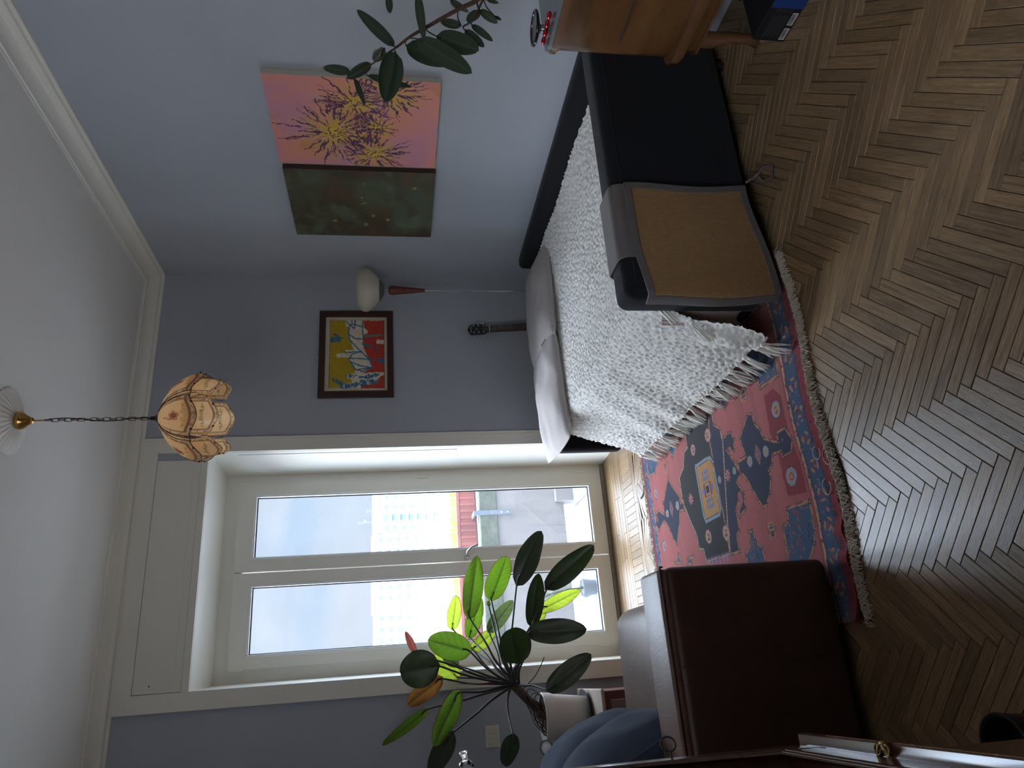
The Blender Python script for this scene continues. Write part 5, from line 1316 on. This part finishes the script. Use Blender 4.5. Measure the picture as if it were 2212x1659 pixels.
# ================================================================== plants
def leafmat(name, c_up, c_tr, amt, edge=None, rough=.4):
    m = mat(name, c_up, rough=rough, spec=.5, attr=True, attrmul=True, trans=(amt, c_tr, 1)); return m
def leaf_geo(base, tip, wd, fold, seed, view, base_shape=.55, droop=.12, nl=14, nw=5, lobes=0.0, wavy=.03):
    """leaf blade from base to tip; colours: midrib, veins and edge kept in a colour attribute (multiplied on the leaf colours)"""
    rnd = random.Random(seed); Bp = Vector(base); T = Vector(tip); ax = T-Bp; L = ax.length; d = ax.normalized()
    vv = Vector(view); vv = (vv - d*vv.dot(d)).normalized()       # blade faces roughly this way
    tw = rnd.uniform(-.45,.45); sd = d.cross(vv); sd = (sd*math.cos(tw)+vv*math.sin(tw)).normalized(); nr = sd.cross(d)
    nr = nr if nr.dot(vv) > 0 else -nr
    v = []; c = []; n2 = 2*nw+1
    ph = rnd.uniform(0, 6)
    for i in range(nl+1):
        t = i/nl
        w_ = wd*.5*(math.sin(PI*min(1, t**base_shape*1.0))**.75 if 0 < t < 1 else 0)
        w_ = wd*.5*max(0, (t**.42)*(1-t)**.62*1.72)
        w_ = max(w_, .0006)
        ctr = Bp + ax*t + nr*(-droop*L*(t-.0)*(t-.0)+droop*L*t)*.9 
        for j in range(-nw, nw+1):
            s = j/nw
            up = fold*abs(s)*w_*.9 - .25*s*s*w_
            wv_ = wavy*wd*math.sin(t*9+ph+s*2)*abs(s)**2
            back = -lobes*L*abs(s)*(1-t)**5*.6
            p = ctr + sd*(s*w_) - nr*(up) + nr*wv_ + d*(abs(s)*w_*.18 + back)
            v.append(p)
            k = 1.0
            if j == 0: k = .38
            else:
                vein = math.sin((t*1.0-abs(s)*.16)*L/.0062*1.0)
                k = .90 + .10*vein
            c.append((k, k, k))
    f = []
    for i in range(nl):
        for j in range(2*nw): a = i*n2+j; f.append((a, a+1, a+n2+1, a+n2))
    b = B(); b.v = [tuple(p) for p in v]; b.f = f
    return b, np.array(c), nr
tones = {0: ((36,44,30),(60,84,28),.10), 1: ((52,74,36),(120,165,40),.42), 2: ((96,124,44),(200,225,70),.55), 3: ((84,60,36),(170,110,44),.42), 4: ((74,80,64),(120,140,80),.30), 5: ((110,60,56),(190,100,90),.35)}
LM = {k: leafmat('philodendron_leaf_%d' % k, S(*a), S(*b_), amt) for k, (a, b_, amt) in tones.items()}
# red leaf margin for the backlit leaves
margm = mat('leaf_margin', S(150,70,44), rough=.5, trans=(.5, S(220,100,50)))
petm = mat('petiole', S(44,40,38), rough=.35, spec=.5)
trunkm = mat('plant_trunk', S(92,74,60), rough=.9, bump=(60,.8), var=(14,.4,(1,1,3)))
soilm = mat('soil', S(44,34,28), rough=1, bump=(120,1), var=(60,.5))
whpot = mat('white_pot', S(206,200,192), rough=.5)
PC = Vector((-3.008, -.385, .50))
phil = thing('philodendron', 'large potted philodendron with long leaves left of the balcony door', 'plant', tuple(PC))
obj('pot', B().lathe([(0,.0),(.088,0),(.092,.006),(.118,.205),(.123,.207),(.128,.255),(.124,.258),(.118,.256),(.112,.215),(0,.20)], PC, 40), whpot, phil, smooth=True, autos=40)
obj('saucer', B().lathe([(0,-.004),(.10,-.004),(.128,.018),(.130,.022),(.124,.020),(.10,.002),(0,.002)], PC-Vector((0,0,.001)), 36), mat('saucer_grey', S(88,88,88), rough=.4), phil, smooth=True, autos=40)
obj('soil', B().lathe([(0,.225),(.08,.232),(.113,.224)], PC, 24, cap=False), soilm, phil)
tp = [Vector(p) for p in TRUNKPX]; tp = [PC+Vector((.0,0,.20))] + [PC.lerp(tp[1], .5)+Vector((0,0,.13))] + tp[1:]
tr_ = B().tube(smooth_path([tuple(p) for p in tp], 5), .024, 12)
obj('trunk', tr_, trunkm, phil, smooth=True)
rt = B(); rnd = random.Random(3)
for i in range(26):
    t = rnd.random(); p0 = tp[0].lerp(tp[-1], t*.75)+Vector((rnd.uniform(-.02,.02),rnd.uniform(-.02,.02),0)); a = rnd.uniform(0,6.28); p1 = Vector((PC.x+.10*math.cos(a), PC.y+.10*math.sin(a), PC.z+.235))
    m1 = p0.lerp(p1,.5)+Vector((.03*math.cos(a),.03*math.sin(a),.02)); rt.tube(smooth_path([tuple(p0),tuple(m1),tuple(p1)], 4), .0022, 5)
for pts in ([(-2.86,-.42,.87),(-2.80,-.46,.80),(-2.74,-.48,.76),(-2.70,-.50,.742)], [(-2.84,-.41,.90),(-2.78,-.44,.93),(-2.75,-.45,.90)]):
    rt.tube(smooth_path(pts, 5), .0026, 5)
obj('aerial_root', rt, mat('root_brown', S(64,48,40), rough=.9), phil, smooth=True)
CR = Vector(CROWN)
view0 = Vector((-2.79,-4.72,1.55))
for i, (b0, t0, wd, tone, fold) in enumerate(PHILO):
    vw = (view0 - Vector(b0)).normalized()
    g, col_, nr = leaf_geo(b0, t0, wd*1.12, fold, i, vw, lobes=.10 if wd > .08 else .02, nl=18, nw=6)
    lo = obj('leaf', g, LM[tone], phil, smooth=True, colors=np.clip(col_,0,1))
    # coloured margin
    n2 = 13; ed = [Vector(g.v[r*n2]) for r in range(19)]; ed2 = [Vector(g.v[r*n2+12]) for r in range(19)]
    if tone in (1,2,3,5): 
        mb_ = B().tube(ed, .0013, 4, cap=False); mb_.tube(ed2, .0013, 4, cap=False); obj('margin', mb_, margm, lo)
    # petiole from the crown
    src = CR + Vector((rnd.uniform(-.012,.012), rnd.uniform(-.012,.012), rnd.uniform(-.03,.02))); bb_ = Vector(b0); L = (bb_-src).length
    if L > .06:
        md = src.lerp(bb_, .55) + Vector((0,0,.05*L)) + (bb_-Vector(t0)).normalized()*(-.02)
        mid2 = g.v[6+13*1]
        pts = smooth_path([tuple(src), tuple(src.lerp(md,.5)+Vector((0,0,.04*L))), tuple(md), tuple(bb_), tuple(g.v[13*3+6])], 5)
        obj('petiole', B().tube(pts, [.0075-.004*k/len(pts) for k in range(len(pts))], 8), petm, lo, smooth=True)
obj('new_shoot', B().tube(smooth_path([tuple(CR+Vector((0,0,.02)))]+[tuple(p) for p in SPIKE], 5), [.012-.0008*k for k in range(16)][:16], 8), mat('shoot_purple', S(112,40,66), rough=.35), phil, smooth=True)
# stand under the pot
stand = thing('plant_stand', 'low wooden chest under the philodendron pot', 'chest', (-3.08, -.42, 0))
swd = mat('stand_wood', S(110,66,52), rough=.4, var=(6,.3,(1,1,6)))
obj('carcase', B().rbox((-3.30,-.665,.04),(-2.892,-.16,.475), .004, 1), swd, stand)
obj('top_board', B().rbox((-3.31,-.70,.475),(-2.880,-.15,.494), .006, 2), mat('stand_top', S(176,160,146), rough=.35), stand)
obj('front_panel', B().rbox((-3.26,-.676,.09),(-2.935,-.664,.44), .004, 1), mat('stand_panel', S(132,112,98), rough=.5), stand)
for x, y in ((-3.27,-.63),(-2.92,-.63),(-3.27,-.2),(-2.92,-.2)): obj('foot', B().box((x-.02,y-.02,0),(x+.02,y+.02,.04)), swd, stand)
# small spot lamp pointing up at the plant
spot = thing('spot_lamp', 'small black spot lamp pointing up beside the white plant pot', 'lamp', (-3.16, -.62, .494))
sa = Vector((.12,-.78,.62)).normalized(); sc0 = Vector((-3.135,-.655,.800))
obj('lamp_shade', B().lathe([(.0,-.085),(.018,-.085),(.024,-.06),(.034,0),(.036,.006),(.033,.006),(.030,-.002),(.0,-.004)], sc0, 24, sa), mat('black_enamel', (.015,.015,.017), rough=.3), spot, smooth=True, autos=40)
obj('bulb_face', B().lathe([(.0,.006),(.015,.005),(.027,.001),(.030,-.002)], sc0, 24, sa, cap=False), mat('bulb_glass', S(214,216,220), rough=.12, spec=.8), spot, smooth=True)
obj('bulb_ring', B().tube([sc0+sa*.004+(sa.orthogonal().normalized()*math.cos(a)+sa.cross(sa.orthogonal().normalized())*math.sin(a))*.0335 for a in np.linspace(0,2*PI,30)[:-1]], .0018, 6, closed=True), whm, spot, smooth=True)
obj('gooseneck', B().tube(smooth_path([tuple(sc0-sa*.08),(-3.16,-.60,.68),(-3.185,-.60,.60),(-3.185,-.60,.51)], 6), .006, 8), MATS['black_enamel'], spot, smooth=True)
obj('lamp_base', B().lathe([(0,0),(.032,0),(.032,.010),(.010,.016),(0,.016)], (-3.185,-.60,.4945), 24), MATS['black_enamel'], spot, smooth=True, autos=40)

# rubber plant on the dresser, leaning into the picture from the right
rbm = leafmat('rubber_leaf', S(52,66,52), S(60,90,40), .06, rough=.25)
rsm = mat('rubber_stem', S(84,58,46), rough=.8, bump=(90,.5), var=(20,.3))
RP = Vector((-.285, -2.86, .9165))
rub = thing('rubber_plant', 'rubber plant in a grey pot on the dresser, leaning over the paintings', 'plant', tuple(RP))
obj('pot', B().lathe([(0,0),(.088,0),(.095,.01),(.140,.195),(.147,.20),(.150,.235),(.143,.237),(.135,.20),(0,.195)], RP, 40), mat('grey_blue_pot', S(128,132,142), rough=.5), rub, smooth=True, autos=40)
obj('soil', B().lathe([(0,.21),(.08,.214),(.137,.208)], RP, 24, cap=False), soilm, rub)
sp_ = smooth_path([(-.30,-2.83,1.13),(-.335,-2.75,1.165)]+[tuple(p) for p in RSTEM], 4)
obj('stem', B().tube(sp_, [max(.0028,.0115-.0003*k) for k in range(len(sp_))], 10), rsm, rub, smooth=True)
tw = smooth_path([(-.31,-2.80,1.14)]+[tuple(p) for p in RTWIG], 4)
obj('stem', B().tube(tw, [.005-.00015*k for k in range(len(tw))], 8), rsm, rub, smooth=True)
for i, (b0, t0, wd) in enumerate(RUBBER):
    vw = (view0 - Vector(b0)).normalized()
    g, col_, nr = leaf_geo(b0, t0, wd*1.18, .28, 100+i, vw, nl=16, nw=5, wavy=.01, droop=.08)
    k_ = np.clip(1.0-.06*(np.arange(len(col_)) % 11 == 5), 0, 1); col_ = np.repeat(k_[:,None], 3, 1); col_[np.arange(len(col_)) % 11 == 5] *= 1.5
    lo = obj('leaf', g, rbm, rub, smooth=True, colors=np.clip(col_,0,1.5))
    nodes = [Vector(p) for p in RSTEM]+[Vector(p) for p in RTWIG]
    best = min(nodes, key=lambda p: (p-Vector(b0)).length)
    if i < len(RUBBER):
        L = (best-Vector(b0)).length
        if .004 < L < .2:
            pts = smooth_path([tuple(best), tuple(best.lerp(Vector(b0),.5)+Vector((0,0,.10*L))), tuple(b0), tuple(g.v[11*2+5])], 4)
            obj('petiole', B().tube(pts, .0026, 6), petm, lo, smooth=True)
# ================================================================== lamps, guitar
# floor lamp in the corner
FLX, FLY = -.225, -.20
flp = thing('floor_lamp', 'floor lamp with white egg-shaped shade standing in the room corner', 'lamp', (FLX, FLY, 0))
opal = mat('opal_glass', S(226,220,206), rough=.35, spec=.5, trans=(.35, S(230,224,210)))
obj('base', B().lathe([(0,0),(.075,0),(.075,.010),(.012,.018),(0,.018)], (FLX,FLY,0), 32), MATS['black_enamel'], flp, smooth=True, autos=40)
obj('pole', B().lathe([(.0055,.015),(.0055,1.32)], (FLX,FLY,0), 12), steel, flp, smooth=True, autos=40)
obj('ferrule', B().lathe([(.0075,1.30),(.0075,1.322)], (FLX,FLY,0), 12), steel, flp, smooth=True, autos=40)
obj('wooden_grip', B().lathe([(.011,1.318),(.013,1.32),(.032,1.535),(.033,1.55),(.030,1.562),(.020,1.570),(0,1.571)], (FLX,FLY,0), 28), mat('red_wood', S(104,50,38), rough=.35, var=(8,.2,(1,1,5))), flp, smooth=True, autos=50)
obj('neck', B().lathe([(.005,1.565),(.005,1.608)], (FLX,FLY,0), 12), steel, flp)
obj('shade_holder', B().lathe([(.0,1.600),(.030,1.602),(.056,1.614),(.080,1.634),(.083,1.637),(0,1.637)], (FLX,FLY,0), 36), mat('grey_enamel', S(92,94,96), rough=.4), flp, smooth=True, autos=50)
pr_ = [(.080,1.634),(.105,1.655),(.132,1.683),(.148,1.706),(.153,1.725),(.148,1.748),(.132,1.768),(.105,1.781),(.068,1.788),(.03,1.790),(0,1.7905)]
obj('shade', B().lathe(pr_, (FLX,FLY,0), 44, cap=False), opal, flp, smooth=True)
# guitar leaning behind the bed
gt = thing('guitar', 'acoustic guitar leaning on the back wall behind the grey pillows', 'guitar', (-.45, -.12, .02))
gb = mat('guitar_black', (.012,.011,.012), rough=.25, spec=.5); rose = mat('rosewood', S(66,42,36), rough=.4, var=(20,.2,(1,1,.2))); nutm = mat('bone', S(200,190,170), rough=.5)
G0 = Vector((-.448,-.125,.06)); GT = Vector((-.468,-.050,1.010)); gd = (GT-G0).normalized(); gx_ = Vector((1,0,0)); gx_ = (gx_-gd*gx_.dot(gd)).normalized(); gn = gx_.cross(gd)
if gn.y > 0: gn = -gn
def GP(a, l, t): return tuple(G0 + gx_*a + gd*l + gn*t)
Ltot = (GT-G0).length
# body outline (figure of eight), hidden below the pillows
def half(t): return .19*math.sin(PI*min(1,t))**.5*(1-.28*math.exp(-((t-.60)/.12)**2))*(1-.22*t)
ob = [(half(t), t*.46) for t in np.linspace(.001,.999,22)]; ob = ob+[(-a, l) for a, l in reversed(ob)]
obj('body', B().prism(ob, lambda a, b_, t: GP(a, b_, t), -.045, .04), gb, gt)
nk0, nk1 = .455, Ltot-.155
def taper(l): return .026-.005*(l-.40)/(nk1-.40)
nkp = [(-taper(nk0-.02),nk0-.02),(taper(nk0-.02),nk0-.02),(taper(nk1),nk1),(-taper(nk1),nk1)]
nk = obj('neck', B().prism(nkp, lambda a, b_, t: GP(a, b_, t), .002, .022), mat('neck_wood', S(60,38,30), rough=.4), gt)
obj('fretboard', B().prism([(-taper(.40),.40),(taper(.40),.40),(taper(nk1),nk1),(-taper(nk1),nk1)], lambda a, b_, t: GP(a, b_, t), .022, .028), rose, gt)
fr_ = B(); l = nk1; sc_ = .64
for i in range(1, 17):
    p = nk1 - sc_*(1-2**(-i/12)); 
    if p > .42: fr_.prism([(-taper(p),p-.0008),(taper(p),p-.0008),(taper(p),p+.0008),(-taper(p),p+.0008)], lambda a, b_, t: GP(a, b_, t), .028, .0292)
obj('frets', fr_, steel, gt, kind='stuff')
dt = B()
for i in (3,5,7,9): p = nk1 - sc_*(1-(2**(-i/12)+2**(-(i-1)/12))/2); dt.lathe([(0,0),(.003,0),(.003,.0006),(0,.0006)], GP(0,p,.028), 8, gn)
obj('inlay_dots', dt, nutm, gt, kind='stuff')
obj('nut', B().prism([(-.0215,nk1),(.0215,nk1),(.0215,nk1+.005),(-.0215,nk1+.005)], lambda a, b_, t: GP(a, b_, t), .020, .031), nutm, gt)
h0 = nk1+.005
hp = [(-.020,h0),(.020,h0),(.022,h0+.015),(.037,h0+.035),(.035,h0+.135),(.018,h0+.148),(0,h0+.155),(-.018,h0+.148),(-.037,h0+.135),(-.038,h0+.035),(-.024,h0+.015)]
hd = obj('headstock', B().prism(hp, lambda a, b_, t: GP(a, b_, t), .004, .021), gb, gt)
for sg in (-1,1):
    for k in range(3):
        l = h0+.040+k*.036
        pg = B().lathe([(0,0),(.0055,0),(.0055,.003),(.003,.004),(.003,.012),(0,.012)], GP(sg*.026,l,.021), 10, gn); obj('tuning_post', pg, steel, hd)
        kb = B().tube([GP(sg*.034,l,.010),GP(sg*.046,l,.010)], .0024, 8); kb.rbox(tuple(Vector(GP(sg*.051,l,.010))-Vector((.005,.003,.008))), tuple(Vector(GP(sg*.051,l,.010))+Vector((.005,.003,.008))), .0025, 2); obj('tuning_peg', kb, steel, hd)
sg_ = B()
for i in range(6):
    a = -.016+i*.0064; sg_.tube([GP(a*1.15,.40,.031),GP(a,nk1,.0315),GP(a*1.2,h0+.05,.024)], .0005, 4)
obj('strings', sg_, steel, gt, kind='stuff')
# maker's script on the headstock, as flat print
cu = bpy.data.curves.new('logo', 'FONT'); cu.body = 'Ibanez'; cu.size = .020; cu.align_x = 'CENTER'; cu.extrude = .0002; cu.shear = .3
to = bpy.data.objects.new('logo_print', cu); COL.objects.link(to)
me = bpy.data.meshes.new_from_object(to); bpy.data.objects.remove(to)
lo = bpy.data.objects.new('logo_print', me); COL.objects.link(lo); lo.parent = hd; WO[lo] = WO[hd]
me.materials.append(mat('logo_ink', S(150,140,120), rough=.5))
Mx = Matrix((gx_, gd, gn)).transposed().to_4x4(); Mx.translation = Vector(GP(0, h0+.125, .0214)) - WO[hd]; lo.matrix_basis = Mx
em = B(); 
for sg in (-1,1): em.tube([GP(sg*.002,h0+.098,.0215),GP(sg*.010,h0+.088,.0215),GP(sg*.004,h0+.078,.0215),GP(sg*.010,h0+.104,.0215)], .0007, 5)
obj('emblem', em, MATS['logo_ink'], hd)

# ------------------------------------------------------------------ pendant lamp
PX, PY = -1.60, -1.45
pend = thing('pendant_lamp', 'pendant lamp with cream floral glass petals hanging from the ceiling', 'lamp', (PX, PY, 2.29))
plast = mat('plaster', S(226,224,218), rough=.8)
def rose_fn(u, v):
    a = u*2*PI; r = .02+.125*v; z = CEIL - .004 - .030*(1-v)**1.2 - .006*math.sin(v*PI)
    fl_ = .006*abs(math.sin(a*14+v*2.2))*(1 if .25 < v < .96 else .3)
    rr = r*(1+(.03*abs(math.sin(a*14+v*2.2)) if v > .9 else 0)); return (PX+rr*math.cos(a), PY+rr*math.sin(a), min(z-fl_*math.sin(v*PI), CEIL-.001))
ro = tag(obj('ceiling_rose', B().grid(rose_fn, 168, 14, closeu=True), plast, smooth=True), 'round fluted white plaster ceiling rose above the pendant lamp', 'ceiling rose')
obj('canopy', B().lathe([(0,3.168),(.036,3.166),(.040,3.158),(.038,3.146),(.030,3.134),(.022,3.124),(.018,3.116),(.012,3.110),(.013,3.104),(.006,3.100),(0,3.100)][::-1], (PX,PY,0), 28), brass, pend, smooth=True, autos=50)
obj('rod', B().lathe([(.0035,3.055),(.0035,3.102)], (PX,PY,0), 10), brass, pend)
dkm = mat('dark_bronze', S(58,44,34), rough=.4, metal=.8)
z = 3.055; i = 0
while z > 2.63:
    pts = []; 
    for k in range(14):
        a = 2*PI*k/14; s_ = 1 if abs(math.cos(a)) < .6 else 1
        lx = .0072*math.cos(a); lz = .0155*math.sin(a)
        lz = max(-.0155, min(.0155, .021*math.sin(a))); lx = max(-.0072, min(.0072, .0095*math.cos(a)))
        pts.append((PX+(lx if i % 2 else 0), PY+(0 if i % 2 else lx), z-.0155+lz))
    obj('chain_link', B().tube(pts, .0015, 6, closed=True), dkm, pend, smooth=True); z -= .0262; i += 1
wp = [(PX,PY,3.058)] + [(PX+.012*math.sin(k*.9+1), PY+.010*math.cos(k*.7), 3.03-k*.058) for k in range(7)] + [(PX,PY,2.60)]
obj('flex', B().tube(smooth_path(wp, 5), .0024, 7), dkm, pend, smooth=True)
obj('cap', B().lathe([(.0,2.575),(.030,2.577),(.034,2.584),(.020,2.592),(.010,2.602),(.008,2.622),(0,2.624)], (PX,PY,0), 24), dkm, pend, smooth=True, autos=50)
petal = mat('cream_glass', S(236,206,160), rough=.25, spec=.5, attr=True, trans=(.55, (1,.92,.8), 1))
came = mat('came_bronze', S(70,52,38), rough=.4, metal=.7); gold = mat('gilt_edge', S(200,150,80), rough=.3, metal=.8)
def rad_up(z): return float(np.interp(z, [2.30,2.36,2.40,2.44,2.48,2.52,2.55,2.575,2.59], [.198,.204,.203,.194,.174,.139,.100,.052,.03]))
def rad_lo(z): return float(np.interp(z, [2.27,2.31,2.36,2.41,2.46], [.158,.166,.174,.176,.170]))
a0 = math.atan2(-4.72-PY, -2.79-PX) + .06
def petal_make(tier, k):
    ac_0 = a0 + k*PI/3 + (0 if tier == 0 else PI/6*0)
    ztop, zc, zb = (2.578, 2.412, 2.376) if tier == 0 else (2.432, 2.330, 2.296)
    rad = rad_up if tier == 0 else rad_lo
    hw = lambda v: math.radians(27.0 if tier == 0 else 26.0)
    def bot(s): # outline of the lower edge, s in -1..1
        return zc + (zb-zc)*(math.cos(s*PI)*.5+.5)**.8 if abs(s) < 1 else zc
    def P(s, v, off=0):
        zz = ztop + (bot(s)-ztop)*v; r = rad(zz)
        # flat-ish glass: bend less than the full circle
        a = ac_0 + s*hw(v); rr = (r+off)*(.93+.07*math.cos(s*hw(v)*1.0)/math.cos(hw(v))*math.cos(hw(v)))
        return Vector((PX+rr*math.cos(a), PY+rr*math.sin(a), zz))
    nu, nv = 30, 34
    b = B().grid(lambda u, v: tuple(P(u*2-1, v)), nu, nv)
    c = np.ones((len(b.v), 3))*np.array(S(238,208,166))
    us = np.tile(np.linspace(-1,1,nu+1), nv+1); vs = np.repeat(np.linspace(0,1,nv+1), nu+1)
    wloc = .5+.5*vs
    eL = (1-np.abs(us)); 
    bor = (eL < .16) | (vs > .88)
    c[bor] = np.array(S(226,204,176)); c[bor & (vnoise(us*40+k*7, vs*40) > .62)] = S(172,140,112)
    ln = (np.abs(eL-.17) < .03) & (vs < .87) & (vs > .1) | ((np.abs(vs-.87) < .018) & (eL > .15)); c[ln] = S(150,116,88)
    # flower and leaves
    if tier == 0:
        fx, fy = us*.55, (vs-.50)*1.0; d = np.hypot(fx, fy); an = np.arctan2(fy, fx)
        c[d < .145*(.9+.12*np.cos(5*an))] = S(198,140,124); c[d < .075] = S(172,108,96); c[(d < .05)] = S(120,76,62); c[d < .022] = S(210,160,110)
        st_ = (np.abs(fx+.10+.25*(vs-.36)) < .018) & (vs > .22) & (vs < .42); c[st_] = S(150,120,90)
        for sgx in (-1, 1):
            for (lx, ly, lr) in ((.10,.70,.050),(.19,.735,.045),(.27,.75,.035)):
                q = np.hypot((us*.55-sgx*lx)*.8, (vs-ly)*1.7); c[(q < lr) & (q > lr*.45)] = S(204,176,120)
    else:
        for sgx in (-1, 1):
            for (lx, ly, lr) in ((.08,.50,.07),(.20,.55,.06),(.30,.60,.045)):
                q = np.hypot((us*.55-sgx*lx)*.8, (vs-ly)*1.2); c[(q < lr) & (q > lr*.5)] = S(140,128,96)
    o = obj('glass_petal', b, petal, pend, smooth=True, colors=c)
    per = [P(-1, v, .001) for v in np.linspace(0,1,12)] + [P(s, 1, .001) for s in np.linspace(-1,1,24)][1:] + [P(1, v, .001) for v in np.linspace(1,0,12)][1:]
    obj('came', B().tube(per, .0019, 6), came if tier == 0 else gold, o, smooth=True)
    for s in (-.62, .62):
        q = P(s, .985, .003); kn = B().lathe([(0,-.004),(.0045,-.002),(.005,0),(.0045,.002),(0,.004)], q, 8, (math.cos(ac_0), math.sin(ac_0), 0)); obj('petal_screw', kn, came, o, smooth=True)
for k in range(6): petal_make(0, k)
for k in range(6): petal_make(1, k)
hb = B()
for k in range(6):
    a = a0 + PI/6 + k*PI/3
    hb.tube([(PX+rad_up(z)*.97*math.cos(a), PY+rad_up(z)*.97*math.sin(a), z) for z in np.linspace(2.58, 2.385, 10)], .0016, 5)
    z1, r1 = 2.40, .185; hb.tube([(PX+r1*math.cos(a), PY+r1*math.sin(a), 2.385),(PX+rad_lo(2.35)*math.cos(a), PY+rad_lo(2.35)*math.sin(a), 2.345)], .0016, 5)
hb.tube([(PX+.182*math.cos(a), PY+.182*math.sin(a), 2.415) for a in np.linspace(0,2*PI,48)[:-1]], .0018, 5, closed=True)
obj('wire_frame', hb, came, pend, smooth=True)
obj('socket', B().lathe([(.0,2.50),(.018,2.50),(.018,2.575),(0,2.575)], (PX,PY,0), 14), dkm, pend)
obj('bulb', B().lathe([(0,2.405),(.016,2.410),(.028,2.428),(.030,2.445),(.022,2.470),(.013,2.500),(0,2.502)], (PX,PY,0), 18), mat('bulb_glow', (1,.8,.5), emit=((1,.86,.66), BULB_GLOW)), pend, smooth=True)
pl_ = bpy.data.lights.new('bulb_light', 'POINT'); pl_.energy = BULB_W; pl_.color = (1,.84,.64); pl_.shadow_soft_size = .03
plo = bpy.data.objects.new('bulb_light', pl_); COL.objects.link(plo); plo.parent = pend; plo.location = (0,0,.145)
# thin threads hanging by the philodendron
